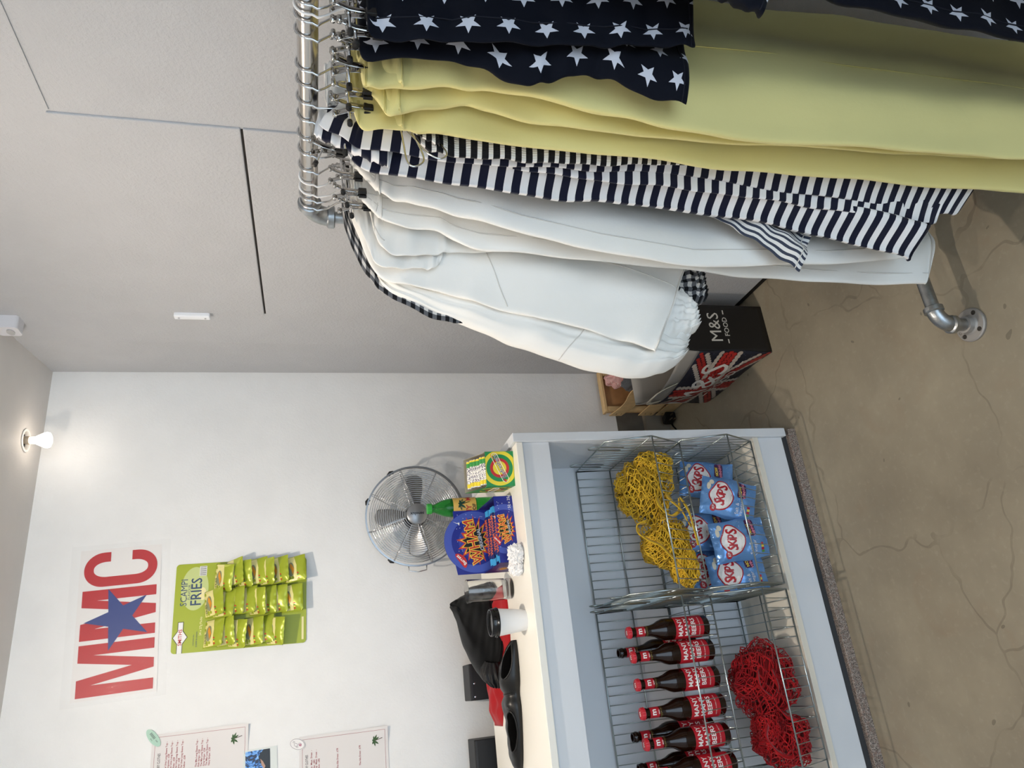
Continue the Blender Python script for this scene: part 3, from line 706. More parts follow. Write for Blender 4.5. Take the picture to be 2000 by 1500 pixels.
# --- cream top glimpsed behind the rail
o = (1.0, 1.0, 0)
g = garment('cream_top', 'cream cotton top whose rolled edge shows behind the rail above the yellow trousers', 'top', o)
l = Loft([(0.965, 1.534, 1.06, 1.536, 1.0, 0.008), (0.944, 1.524, 1.07, 1.52, 1.0, 0.014), (0.942, 1.49, 1.07, 1.49, 1.0, 0.016), (0.95, 1.2, 1.08, 1.2, 1.0, 0.014), (0.95, 0.9, 1.08, 0.9, 1.0, 0.012)], 0.1, [(2, 0.001, 0.005, 0, 0)], nl=40)
sew(l, 'body', WHC, g, o)

# --- yellow trousers (three)
fy = [(1.3, 0.002, 0.010, 0.4, 0.25), (2.7, 0.001, 0.005, 2.0, -0.3)]
yl = [((0.0, 0.105), (0.5, 0.11), (1, 0.105)), ((0.0, 0.112), (0.5, 0.117), (1, 0.112)), ((0.55, 0.11), (0.52, 0.5), (0.5, 0.97))]
trousers('yellow_trousers', 'pale yellow trousers at the back of the yellow group, lowest edge beside the striped dress', (0.9, 0.87, 0),
    [(0.842, 1.497, 0.96, 1.497, 0.862, 0.008), (0.792, 1.484, 1.0, 1.486, 0.862, 0.014), (0.796, 1.42, 1.02, 1.42, 0.862, 0.018), (0.795, 1.35, 1.03, 1.35, 0.862, 0.02), (0.789, 1.08, 1.06, 1.08, 0.862, 0.02), (0.781, 0.794, 1.08, 0.79, 0.862, 0.02), (0.783, 0.469, 1.08, 0.46, 0.862, 0.018), (0.785, 0.12, 1.08, 0.10, 0.862, 0.018), (0.786, 0.08, 1.08, 0.06, 0.862, 0.016)], 0.15, YEL, YSEAM, fy, (0.842, 1.5, 0.96, 1.5, 0.794, 1.42, 1.02, 1.42), 31, yl, edge=0.002)
trousers('yellow_trousers', 'pale yellow trousers in the middle of the yellow group, with a turned waist corner', (0.9, 0.83, 0),
    [(0.830, 1.480, 0.96, 1.485, 0.822, 0.008), (0.783, 1.452, 1.0, 1.455, 0.820, 0.016), (0.790, 1.417, 1.02, 1.42, 0.820, 0.02), (0.815, 1.339, 1.04, 1.34, 0.820, 0.022), (0.810, 1.26, 1.06, 1.26, 0.820, 0.022), (0.795, 1.094, 1.08, 1.09, 0.820, 0.02), (0.800, 0.814, 1.09, 0.81, 0.820, 0.02), (0.816, 0.492, 1.09, 0.49, 0.820, 0.018), (0.828, 0.15, 1.09, 0.13, 0.820, 0.018), (0.83, 0.11, 1.09, 0.09, 0.82, 0.016)], 0.15, YEL, YSEAM, fy, (0.83, 1.483, 0.96, 1.487, 0.785, 1.43, 1.01, 1.43), 32, yl, edge=0.003)
trousers('yellow_trousers', 'pale yellow trousers in front of the yellow group, wide face beside the star shirt', (0.9, 0.79, 0),
    [(0.840, 1.490, 0.96, 1.492, 0.780, 0.008), (0.792, 1.482, 1.0, 1.484, 0.778, 0.016), (0.798, 1.44, 1.02, 1.44, 0.778, 0.02), (0.810, 1.35, 1.05, 1.35, 0.778, 0.022), (0.806, 1.27, 1.07, 1.27, 0.778, 0.022), (0.786, 1.111, 1.10, 1.11, 0.776, 0.022), (0.770, 0.941, 1.12, 0.94, 0.776, 0.022), (0.778, 0.60, 1.13, 0.60, 0.776, 0.02), (0.791, 0.31, 1.13, 0.30, 0.776, 0.018), (0.80, 0.10, 1.13, 0.08, 0.776, 0.016)], 0.15, YEL, YSEAM, fy, (0.842, 1.494, 0.96, 1.494, 0.795, 1.43, 1.02, 1.43), 33, yl, edge=0.003)

# --- star prints
NS = mat('navy star seam', '090D1C', 0.8)
o = (0.9, 0.72, 0)
g = garment('star_shirt', 'navy shirt printed with white stars, straight hem ending over the yellow trousers', 'shirt', o)
l = Loft([(0.83, 1.492, 1.0, 1.492, 0.735, 0.006), (0.790, 1.483, 1.06, 1.484, 0.733, 0.012), (0.806, 1.386, 1.08, 1.386, 0.732, 0.014), (0.795, 1.323, 1.09, 1.32, 0.732, 0.014), (0.774, 1.267, 1.1, 1.265, 0.731, 0.016), (0.787, 1.228, 1.1, 1.228, 0.73, 0.016), (0.804, 1.179, 1.1, 1.179, 0.73, 0.014), (0.803, 1.132, 1.1, 1.132, 0.73, 0.014), (0.780, 1.072, 1.1, 1.055, 0.73, 0.014), (0.774, 1.015, 1.1, 0.955, 0.73, 0.012)], 0.1, [(2.2, 0.002, 0.006, 0.8, 0.3)], seed=14, nl=90)
sew(l, 'back_panel', STARS, g, o, [((0, 0.975), (0.5, 0.975), (1, 0.975))], NS)
l = Loft([(0.83, 1.482, 1.0, 1.482, 0.702, 0.005), (0.792, 1.474, 1.06, 1.475, 0.70, 0.009), (0.803, 1.362, 1.08, 1.362, 0.698, 0.011), (0.820, 1.214, 1.1, 1.21, 0.696, 0.012), (0.838, 1.10, 1.1, 1.09, 0.695, 0.011), (0.855, 1.0, 1.1, 0.968, 0.694, 0.009)], 0.1, [(1.3, 0.001, 0.006, 0.2, 0.1)], seed=15, nl=80)
sew(l, 'front_panel', STARS, g, o, [((0, 0.975), (0.5, 0.975), (1, 0.975)), ((0.13, 0.1), (0.14, 0.5), (0.12, 0.96))], NS)
o = (0.95, 0.62, 0)
g = garment('star_blouse', 'navy star print blouse nearest the camera, only its sleeve tip in view', 'blouse', o)
l = Loft([(0.93, 1.485, 1.12, 1.485, 0.64, 0.008), (0.905, 1.42, 1.14, 1.42, 0.64, 0.02), (0.93, 1.20, 1.14, 1.2, 0.64, 0.022), (0.94, 1.0, 1.14, 1.0, 0.64, 0.02), (0.93, 0.9, 1.14, 0.9, 0.64, 0.016)], 0.1, [(2, 0.002, 0.008, 0, 0.2)], nl=50)
sew(l, 'body', STARS, g, o, [((0, 0.975), (0.5, 0.975), (1, 0.975))], NS)
l = Loft([(0.90, 1.40, 0.98, 1.42, 0.60, 0.012), (0.878, 1.22, 0.97, 1.24, 0.60, 0.02), (0.852, 1.045, 0.955, 1.04, 0.60, 0.02), (0.836, 1.0, 0.945, 0.99, 0.60, 0.018), (0.816, 0.955, 0.93, 0.90, 0.60, 0.014)], 0.1, [(1.5, 0.001, 0.004, 0, 0)], nl=50)
sew(l, 'sleeve', STARS, g, o, [((0, 0.95), (0.5, 0.95), (1, 0.95))], NS)
o = (0.95, 0.6, 0)
g = garment('star_trousers', 'navy star print trouser leg reaching low at the near end of the rail', 'trousers', o)
l = Loft([(0.93, 1.48, 1.1, 1.48, 0.56, 0.008), (0.90, 1.40, 1.12, 1.40, 0.56, 0.014), (0.872, 0.98, 1.12, 0.98, 0.58, 0.016), (0.868, 0.843, 1.12, 0.84, 0.60, 0.016), (0.868, 0.651, 1.12, 0.65, 0.61, 0.016), (0.866, 0.451, 1.12, 0.45, 0.615, 0.014), (0.868, 0.14, 1.12, 0.13, 0.62, 0.014)], 0.1, [(1.5, 0.002, 0.006, 0, 0.1)], nl=80)
sew(l, 'trouser_leg', STARS, g, o, [((0, 0.98), (0.5, 0.98), (1, 0.98)), ((0.12, 0.05), (0.12, 0.5), (0.12, 0.97))], NS)
for i, (yy, lb) in enumerate(((0.655, 'chrome hanger of the star print blouse at the near end'), (0.565, 'clip hanger of the star print trousers, nearest on the rail'))):
    hanger(yy, lb, 10, 1.5, 'chrome', (-0.05, 0.09), 0.1)

# unseen trousers and hangers added further along the rail to shade the yellow pairs
for yy, lb in ((0.42, 'unseen navy star print trousers added to shade the rail, next to the nearest pair'), (0.25, 'unseen navy star print trousers added to shade the rail, furthest toward the shop front')):
    c = dup(g, (0.95, yy, 0), None, lb)
    hanger(yy - 0.03, 'unseen clip hanger added with ' + ('the next star print trousers' if yy > 0.3 else 'the last star print trousers'), 10, 1.5, 'chrome', (-0.05, 0.09), 0.1)
# ------------------------------------------------------------------ wire baskets
WIRE = mat('zinc wire', 'A9B4B6', 0.28, 1.0)
def basket(x0, x1, zb, label):
    cx = (x0 + x1) / 2; o = (cx, 2.09, zb)
    t = thing('wire_basket', label, 'wire basket', o, 0, 'stacking wire baskets')
    E_, A, B, C_, D = (2.268, 0.0), (2.272, 0.248), (1.952, 0.262), (1.908, 0.128), (1.982, 0.0)
    pr = [E_, A, B, C_, D]
    h = 0.0026
    P = lambda x, q: (x, q[0], zb + q[1])
    fr = MB()
    for x in (x0, x1): fr.tube([P(x, q) for q in pr], h, 8, closed=True)
    for q in (A, C_, D, E_): fr.tube([P(x0, q), P(x1, q)], h * 0.95, 8)
    fr.tube([P(x0, (2.13, -0.001)), P(x1, (2.13, -0.001))], h * 0.8, 8)
    fr.tube([P(x0, (2.271, 0.125)), P(x1, (2.271, 0.125))], h * 0.9, 8)
    fr.build('frame', WIRE, t, o=o, smooth=True)
    n = max(4, int(round((x1 - x0) / 0.0275))); r = 0.0013
    xs = [lerp(x0, x1, i / n) for i in range(1, n)]
    g = MB()
    for x in xs: g.tube([P(x, E_), P(x, A)], r, 6)
    g.build('back_grid', WIRE, t, o=o, smooth=True)
    g = MB()
    for x in xs: g.tube([P(x, (2.266, 0.003)), P(x, (1.984, 0.003))], r, 6)
    g.build('base_grid', WIRE, t, o=o, smooth=True)
    g = MB()
    for x in xs: g.tube([P(x, (1.981, 0.001)), P(x, (1.945, 0.063)), P(x, (1.906, 0.128))], r, 6)
    g.build('front_grid', WIRE, t, o=o, smooth=True)
    for x, sg in ((x0, 1), (x1, -1)):
        g = MB()
        for k in range(1, 13):
            y = lerp(1.935, 2.268, k / 13)
            zt = lerp(0.262, 0.248, (y - 1.952) / 0.32) if y > 1.952 else lerp(0.128, 0.262, (y - 1.908) / 0.044)
            zl = 0.0 if y > 1.982 else lerp(0.128, 0.0, (y - 1.908) / 0.074)
            g.tube([(x, y, zb + zl), (x, y, zb + zt)], r, 6)
        g.tube([(x, 1.922, zb + 0.128), (x, 2.271, zb + 0.128)], h * 0.8, 8)
        g.build('side_grid', WIRE, t, o=o, smooth=True)
        for y in (2.02, 2.2):
            q = []
            for k in range(13):
                a = PI * k / 12
                q.append((x - sg * 0.0 , y + 0.014 * math.cos(a), zb + 0.275 + 0.018 * math.sin(a)))
            q = [(x - sg * -0.003, y + 0.014, zb + 0.18)] + q + [(x - sg * -0.003, y - 0.014, zb + 0.18)]
            MB().tube(q, 0.0019, 8).build('hook_loop', WIRE, t, o=o, smooth=True)
    return t
basket(0.203, 0.653, 0.442, 'upper wire basket at the right end holding two yellow net bags')
basket(0.203, 0.653, 0.187, 'lower wire basket at the right end full of blue crisp packets')
basket(-0.300, 0.186, 0.442, 'upper wire basket at the left holding a row of beer bottles')
basket(-0.300, 0.186, 0.187, 'lower wire basket at the left holding two red net bags')

# ------------------------------------------------------------------ beer bottles
BROWN = mat('brown bottle glass', '1C0B04', 0.05, spec=0.5)
REDL = mat('red label', 'B81D2C', 0.4)
GOLD = mat('gold foil', 'A8925A', 0.3, 0.8)
LETW = mat('white lettering', 'F2EFEC', 0.5)
DARKIN = mat('bottle mouth', '050302', 0.4)
CAPR = mat('red bottle cap', 'C12733', 0.3)
def cyl(rad, z0, off=0.0004):
    return lambda x, y: Vector((rad * math.sin(x / rad) * 1.0 + off * math.sin(x / rad), -(rad + off) * math.cos(x / rad), z0 + y))
def bottle(label, cap, loc, rz):
    t = thing('beer_bottle', label, 'beer bottle', loc, rz, 'beer bottles in the upper basket')
    rb = 0.0302
    prof = [(0.0, 0.004), (0.022, 0.001), (0.027, 0.0), (rb, 0.004), (rb, 0.126), (0.0295, 0.138), (0.0255, 0.15), (0.019, 0.163), (0.0152, 0.178), (0.0138, 0.2), (0.0132, 0.231), (0.0145, 0.2325), (0.0145, 0.238), (0.0132, 0.2395), (0.0132, 0.2465)]
    prof += [(0.0095, 0.2468), (0.009, 0.235)] if not cap else [(0.0, 0.2468)]
    MB().lathe(prof, 28).build('glass', BROWN, t, smooth=True, auto=50)
    lb = MB().lathe([(rb + 0.0003, 0.02), (rb + 0.0004, 0.021), (rb + 0.0004, 0.108), (rb + 0.0003, 0.109)], 32); lb.f = lb.f[:-2]
    lb = lb.build('label', REDL, t, smooth=True)
    m = MB()
    for k, s in enumerate(('MANY', 'MANY', 'BEERS')):
        m.text(s, 0.0192, cyl(rb, 0.0, 0.0009), 0.0, 0.0945 - 0.0205 * k, bold=0.02, sub=1)
    m.text('BREWED IN SMALL BATCHES', 0.0042, cyl(rb, 0.0, 0.0009), 0, 0.034)
    m.build('lettering', LETW, lb)
    nk = MB().lathe([(0.0141, 0.193), (0.0137, 0.224)], 24); nk.f = nk.f[:-2]
    nk = nk.build('neck_label', REDL, t, smooth=True)
    MB().text('m', 0.021, cyl(0.0139, 0.0, 0.0008), 0, 0.212, bold=0.03, sub=1).build('emblem', LETW, nk)
    MB().text('BEERS', 0.0042, cyl(0.0139, 0.0, 0.0008), 0, 0.1985, bold=0.01).build('lettering', LETW, nk)
    g = MB().lathe([(0.01475, 0.183), (0.0143, 0.193)], 24); g.f = g.f[:-2]
    g.build('foil_band', GOLD, t, smooth=True)
    if cap:
        o = []
        for k in range(42):
            a = 2 * PI * k / 42
            o.append((a, 0.0163 + 0.0007 * (k % 2)))
        cb = MB(); n = 42
        for zz, rr in ((0.238, 1.0), (0.2445, 0.95), (0.2478, 0.88)):
            for a, r_ in o: cb.v.append(Vector((r_ * rr * math.cos(a), r_ * rr * math.sin(a), zz)))
        cb.v.append(Vector((0, 0, 0.2484)))
        for j in range(2):
            for k in range(n): cb.f.append((j * n + k, j * n + (k + 1) % n, (j + 1) * n + (k + 1) % n, (j + 1) * n + k))
        for k in range(n): cb.f.append((2 * n + k, 2 * n + (k + 1) % n, 3 * n))
        cb = cb.build('cap', CAPR, t)
        MB().text('m', 0.016, lambda x, y: Vector((x, y, 0.2488)), 0, 0, bold=0.03).build('lettering', LETW, cb)
    return t
ZB = 0.448
front = bottle('capped beer bottle at the right end of the front row, beside the basket wall', True, (0.107, 2.034, ZB), R(0))
for (x, y, a, lb) in ((0.041, 2.031, 6, 'capped beer bottle second from the right in the front row'),
                      (-0.031, 2.031, 10, 'capped beer bottle third from the right in the front row, standing alone'),
                      (-0.104, 2.028, 4, 'capped beer bottle fourth from the right in the front row, standing alone'),
                      (-0.180, 2.036, 8, 'capped beer bottle fifth from the right, in front of an uncapped one'),
                      (-0.252, 2.03, 3, 'capped beer bottle at the left edge of the picture')):
    dup(front, (x, y, ZB), (0, 0, R(a)), lb)
op = bottle('uncapped beer bottle behind the second front bottle from the right', False, (0.058, 2.126, ZB), R(14))
for (x, y, a, lb) in ((-0.165, 2.115, -6, 'uncapped beer bottle behind the fifth front bottle'), (-0.243, 2.105, 12, 'uncapped beer bottle behind the leftmost front bottle')):
    dup(op, (x, y, ZB), (0, 0, R(a)), lb)

# ------------------------------------------------------------------ crisp packets
FILM = mat('blue crisp film', '6C9CD6', 0.17, 0.3, var=0.06, vscale=12)
SILV = mat('silver film edge', 'B9C4D2', 0.25, 0.8)
RED = mat('logo red', 'B3202B', 0.35)
CRW = mat('logo white', 'E9E6E4', 0.35)
PINK = mat('print pink', 'E58AA0', 0.4); PURP = mat('print purple', '4A2350', 0.4); PYEL = mat('print yellow', 'F1D44E', 0.4)
GRN = mat('print green', '5F8F3A', 0.4)
def packet(label, loc, rot, seed):
    t = thing('crisp_packet', label, 'crisp packet', loc, 0, 'blue crisp packets in the lower basket')
    t.rotation_euler = rot
    w, h, th = 0.128, 0.172, 0.021
    q = random.Random(seed); sx, sy = q.uniform(0, 50), q.uniform(0, 50)
    def surf(x, z, side=-1, off=0.0):
        a = min(1, abs(x) / (w / 2)); b = min(1, abs(z) / (h / 2))
        bulge = th * (1 - a ** 2.4) ** 0.6 * (1 - b ** 3.0) ** 0.8
        cr = 0.0055 * MN.noise((x * 24 + sx, z * 19 + sy, 0.3)) + 0.0028 * MN.noise((x * 70 + sy, z * 55 + sx, side))
        cr += 0.0022 * math.sin(x * 260 + seed) * max(0, b - 0.7) * 2
        edge = 1 + 0.03 * math.sin(z * 60 + seed)
        return Vector((x * edge * (1 - 0.05 * b), side * (bulge + off) + cr * (1 if side < 0 else 1), z))
    mb = MB()
    for side in (-1, 1): mb.grid(lambda u, v: surf((u - 0.5) * w, (v - 0.5) * h, side), 26, 34)
    mb.build('film', FILM, t, smooth=True)
    F = lambda x, z: surf(x, z, -1, 0.0016)
    F2 = lambda x, z: surf(x, z, -1, 0.0024)
    F3 = lambda x, z: surf(x, z, -1, 0.0031)
    F4 = lambda x, z: surf(x, z, -1, 0.0038)
    def blob(sc):
        return [((0.0 + sc * 0.046 * math.cos(a) * (1 + 0.10 * math.sin(3 * a + 0.6))), 0.026 + sc * 0.033 * math.sin(a) * (1 + 0.10 * math.cos(4 * a))) for a in [2 * PI * k / 40 for k in range(40)]]
    m = MB().poly(blob(1.08), F, 2); m.build('emblem_border', RED, t)
    m = MB().poly(blob(0.98), F2, 2); m.build('emblem', CRW, t)
    m = MB()
    # brush lettering set on two slanted lines, letters of uneven size
    for ch, x, z, s in (('S', -0.024, 0.032, 0.044), ('K', -0.010, 0.030, 0.037), ('i', 0.001, 0.031, 0.037), ('p', 0.0115, 0.028, 0.037), ('S', 0.026, 0.026, 0.046)):
        m.text(ch, s, F3, x, z, bold=0.03, shear=0.2, sub=1, sx=0.85)
    m.build('logo_lettering', RED, t)
    m = MB().poly(circ(-0.043, 0.048, 0.012, 0.010), F3, 1); m.build('maker_badge', RED, t)
    MB().text('KP', 0.011, F4, -0.043, 0.048, bold=0.02, shear=0.3).build('badge_lettering', CRW, t)
    MB().poly(rrect(0.005, -0.051, 0.056, -0.024, 0.006), F, 2).build('offer_patch', PURP, t)
    MB().text('NOW', 0.0125, F3, 0.025, -0.0315, bold=0.04, rot=0.12).build('offer_lettering', PYEL, t)
    MB().text('WINNING', 0.0115, F3, 0.0305, -0.043, bold=0.03, rot=0.12).build('offer_lettering', PINK, t)
    MB().text('Salt &\nVinegar', 0.0155, F, -0.03, -0.034, bold=0.0, lead=0.85).build('flavour_lettering', CRW, t)
    m = MB()
    for k in range(46):
        x, z = q.uniform(-0.056, 0.056), q.uniform(-0.07, 0.07)
        m.poly(circ(x, z, 0.0008, n=5), F)
    m.build('white_specks', CRW, t)
    m = MB()
    for k, (c, x) in enumerate(((GRN, -0.05), (RED, -0.042), (PYEL, -0.034), (RED, -0.026))):
        MB().poly(rrect(x, -0.067, x + 0.007, -0.058, 0.001), F, 0).build('nutrition_mark', c, t)
    MB().poly(circ(0.03, 0.066, 0.013, 0.006, 14), F, 1).poly(circ(0.045, 0.058, 0.009, 0.007, 12), F, 1).build('crisp_picture', mat('crisp cream', 'D9D2BE', 0.5), t)
    return t
packet('blue crisp packet at the back right, partly behind the clockwise tilted one', (0.565, 2.115, 0.297), (R(-20), R(14), R(2)), 1)
packet('blue crisp packet in front on the right, tilted clockwise', (0.478, 2.030, 0.285), (R(-14), R(17), R(-4)), 2)
packet('blue crisp packet standing in the middle front', (0.345, 2.018, 0.285), (R(-12), R(-4), R(-2)), 3)
packet('blue crisp packet behind the two middle ones, only its logo showing', (0.395, 2.115, 0.337), (R(-18), R(6), R(5)), 4)
packet('blue crisp packet at the left end of the lower basket', (0.252, 2.048, 0.298), (R(-16), R(-2), R(4)), 5)
packet('blue crisp packet at the back left, a sliver beside the basket side', (0.28, 2.14, 0.325), (R(-14), R(-6), R(0)), 6)

# ------------------------------------------------------------------ string bags
def net_bag(label, col, lumps, straps, seed, base, rx=0.0013, n=30):
    """lumps: (cx,cy,cz,rx,ry,rz) soft heaps of knotted string, world coords"""
    c0 = lumps[0]; o = (c0[0], c0[1], base)
    t = thing('net_bag', label, 'string bag', o, 0, 'string bags in the baskets')
    q = random.Random(seed)
    m_ = cloth('string ' + col, col, 0.85)
    def surf(L, th, ph, sc, sd):
        d = Vector((math.sin(th) * math.cos(ph), math.sin(th) * math.sin(ph), math.cos(th)))
        n1 = MN.noise(d * 1.9 + Vector((sd, 0, 0))); n2 = MN.noise(d * 4.6 + Vector((0, sd, 3)))
        k = sc * (1 + 0.34 * n1 + 0.20 * n2)
        p = Vector((L[0] + d.x * L[3] * k, L[1] + d.y * L[4] * k, L[2] + d.z * L[5] * k))
        if p.z < base + 0.002: p.z = base + 0.002 + 0.003 * abs(n2)
        return p
    for li, L in enumerate(lumps):
        for layer, sc in enumerate((1.0, 0.9)):
            mb = MB(); sd = seed * 3.7 + li * 11 + layer * 5
            nn = n if layer == 0 else int(n * 0.8)
            for dr in (1, -1):
                for i in range(nn):
                    pts = []
                    for k in range(34):
                        s = k / 33; th = lerp(0.12, PI - 0.3, s)
                        ph = 2 * PI * i / nn + dr * (s * 1.9 + 0.16 * math.sin(s * 42 + i * 2.1))
                        p = surf(L, th, ph, sc, sd)
                        wob = 0.003
                        p += Vector((MN.noise(p * 70), MN.noise(p * 70 + Vector((9, 0, 0))), MN.noise(p * 70 + Vector((0, 9, 0))))) * wob
                        pts.append(p)
                    mb.tube(pts, rx * (1 if layer == 0 else 1.15), 5, caps=False)
            mb.build('netting', m_, t, o=o, smooth=True)
        # folded netting packed inside
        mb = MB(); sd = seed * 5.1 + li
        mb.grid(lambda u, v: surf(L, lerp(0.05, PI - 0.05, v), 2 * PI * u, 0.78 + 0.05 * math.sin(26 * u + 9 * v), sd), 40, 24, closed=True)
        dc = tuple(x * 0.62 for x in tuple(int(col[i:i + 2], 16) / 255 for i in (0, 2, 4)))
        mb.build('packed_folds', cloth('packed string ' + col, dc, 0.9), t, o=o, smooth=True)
    for pts, wd in straps:
        P_ = smooth_path(pts, 40); mb = MB(); k = len(P_)
        for i, p in enumerate(P_):
            a = Vector(P_[max(0, i - 1)]); b = Vector(P_[min(k - 1, i + 1)]); d = (b - a).normalized()
            tw = Vector((0.5 * math.sin(i * 0.16 + seed), -0.6, 0.75)).normalized()
            w = (tw - d * tw.dot(d)).normalized() * wd / 2
            mb.v += [Vector(p) - w, Vector(p), Vector(p) + w]
        for i in range(k - 1):
            for j in range(2): mb.f.append((i * 3 + j, i * 3 + j + 1, i * 3 + j + 4, i * 3 + j + 3))
        mb.build('strap', m_, t, o=o, smooth=True, solid=0.0018)
    return t
zb = 0.449
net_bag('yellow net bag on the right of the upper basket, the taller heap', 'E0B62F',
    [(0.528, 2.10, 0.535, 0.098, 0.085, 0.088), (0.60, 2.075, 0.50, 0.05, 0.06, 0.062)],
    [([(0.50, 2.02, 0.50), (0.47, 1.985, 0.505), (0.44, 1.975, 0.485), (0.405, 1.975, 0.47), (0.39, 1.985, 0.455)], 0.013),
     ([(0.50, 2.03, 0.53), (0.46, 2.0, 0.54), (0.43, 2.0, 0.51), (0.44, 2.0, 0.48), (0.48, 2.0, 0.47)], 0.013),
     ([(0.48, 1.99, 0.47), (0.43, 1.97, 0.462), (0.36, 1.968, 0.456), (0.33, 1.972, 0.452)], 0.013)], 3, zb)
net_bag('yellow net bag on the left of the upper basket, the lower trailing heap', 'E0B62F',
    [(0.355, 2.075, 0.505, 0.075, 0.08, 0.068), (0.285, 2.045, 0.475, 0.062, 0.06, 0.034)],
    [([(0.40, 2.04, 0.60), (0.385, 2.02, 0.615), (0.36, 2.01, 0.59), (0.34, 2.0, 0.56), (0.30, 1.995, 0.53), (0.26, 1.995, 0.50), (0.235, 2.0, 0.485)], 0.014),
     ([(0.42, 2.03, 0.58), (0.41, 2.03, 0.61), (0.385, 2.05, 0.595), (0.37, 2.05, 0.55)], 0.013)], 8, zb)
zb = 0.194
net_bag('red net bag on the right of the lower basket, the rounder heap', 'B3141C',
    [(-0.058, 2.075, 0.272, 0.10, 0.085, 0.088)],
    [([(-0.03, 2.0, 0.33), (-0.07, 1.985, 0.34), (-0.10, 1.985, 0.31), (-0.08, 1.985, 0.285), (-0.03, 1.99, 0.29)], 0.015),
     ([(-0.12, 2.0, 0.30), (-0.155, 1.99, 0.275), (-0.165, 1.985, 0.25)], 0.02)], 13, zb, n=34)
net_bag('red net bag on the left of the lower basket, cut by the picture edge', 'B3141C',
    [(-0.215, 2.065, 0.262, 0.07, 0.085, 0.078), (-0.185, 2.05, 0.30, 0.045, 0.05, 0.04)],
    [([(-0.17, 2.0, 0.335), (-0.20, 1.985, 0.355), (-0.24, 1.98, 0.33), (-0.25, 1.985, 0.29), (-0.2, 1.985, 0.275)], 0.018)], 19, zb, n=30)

# ------------------------------------------------------------------ fruit crate, carrier bag, plug
PINE = mat('pine slat', 'D8B988', 0.6, var=0.12, vscale=30)
PINE2 = mat('darker pine board', 'B98A5E', 0.6, var=0.15, vscale=20)
o = (1.165, 2.62, 0)
cr = thing('fruit_crate', 'slatted wooden fruit crate in the corner behind the carrier bag', 'crate', o)
X0, X1, Y0, Y1, H_ = 1.062, 1.262, 2.455, 2.80, 0.325
O = o
part(MB().box((X0, Y0, 0.006), (X1, Y1, 0.014)), 'base', PINE2, cr)
part(MB().box((X0 + 0.006, Y1 - 0.012, 0.1), (X1, Y1, H_ - 0.012)), 'end_board', PINE2, cr, bevel=0.001)
part(MB().box((X0 + 0.002, Y1 - 0.03, H_ - 0.012), (X1, Y1 + 0.006, H_)), 'rim', PINE, cr, bevel=0.001)
part(MB().box((X0, Y0, 0.1), (X1, Y0 + 0.01, H_ - 0.1)), 'end_board', PINE2, cr, bevel=0.001)
for y in (Y0 + 0.012, Y1 - 0.034):
    for x in (X0 + 0.004, X1 - 0.026): part(MB().box((x, y, 0.0), (x + 0.022, y + 0.022, H_ - 0.014)), 'corner_post', PINE, cr, bevel=0.001)
for x in (X0 - 0.004, X1):
    for z0, z1 in ((0.008, 0.07), (0.085, 0.155), (0.232, 0.29)):
        mb = MB()
        mb.grid(lambda u, v: (x + 0.004 * math.sin(PI * u) * (1 if x < 1.1 else 0), lerp(Y0 - 0.01, Y1 + 0.004, u), lerp(z0, z1, v) + (0.012 * math.sin(2.2 * u * PI) * (1 if z0 > 0.2 else 0.3))), 16, 2)
        s_ = mb.build('slat', PINE, cr, o=o, solid=0.0036)
        st = MB()
        for y in (Y0 + 0.02, Y1 - 0.02):
            for z in (lerp(z0, z1, 0.3), lerp(z0, z1, 0.7)): st.tube([(x - 0.003, y - 0.006, z), (x - 0.003, y + 0.006, z)], 0.0009, 5)
        st.build('staple', mat('rusty staple', '3A2B22', 0.5, 0.5), s_, o=o)
pk = thing('pink_cloth', 'pink and white swirly cloth poking out of the fruit crate', 'cloth', (1.2, 2.7, 0.25))
swm = cloth('pink swirl cloth', 'D5707A', 0.7); tt = NT(swm); wv = tt.new('TexWave'); wv.inputs['Scale'].default_value = 14; wv.inputs['Distortion'].default_value = 7; wv.inputs['Detail'].default_value = 1
tt.put(tt.b.inputs['Base Color'], tt.mix(tt.ramp(wv.outputs['Fac'], 0.45, 0.55), lin('C95C68'), lin('F0DFD6')))
def lump(L, seed, sq=1.0):
    def f(u, v):
        th, ph = lerp(0.02, PI - 0.02, v), 2 * PI * u
        d = Vector((math.sin(th) * math.cos(ph), math.sin(th) * math.sin(ph), math.cos(th)))
        k = 1 + 0.35 * MN.noise(d * 1.8 + Vector((seed, 0, 0))) + 0.16 * MN.noise(d * 4.5 + Vector((0, seed, 0)))
        return (L[0] + d.x * L[3] * k, L[1] + d.y * L[4] * k, L[2] + d.z * L[5] * k)
    return f
MB().grid(lump((1.20, 2.715, 0.272, 0.04, 0.05, 0.045), 4), 36, 24, True).build('folds', swm, pk, o=(1.2, 2.7, 0.25), smooth=True)
MB().grid(lump((1.215, 2.65, 0.20, 0.03, 0.03, 0.07), 5), 30, 20, True).build('folds', swm, pk, o=(1.2, 2.7, 0.25), smooth=True)
gk = thing('denim_cloth', 'crumpled grey denim beside the pink cloth in the crate', 'cloth', (1.17, 2.63, 0.2))
MB().grid(lump((1.155, 2.645, 0.235, 0.04, 0.05, 0.045), 9), 36, 24, True).build('folds', cloth('grey denim', '5C6066', 0.8, 0.2), gk, o=(1.17, 2.63, 0.2), smooth=True)
tr = thing('wooden_tray', 'small pale wooden tray inside the crate behind the bag handle', 'tray', (1.19, 2.52, 0.26)); O = (1.19, 2.52, 0.26)
part(MB().box((1.16, 2.49, 0.26), (1.25, 2.56, 0.264)), 'base', PINE, tr)
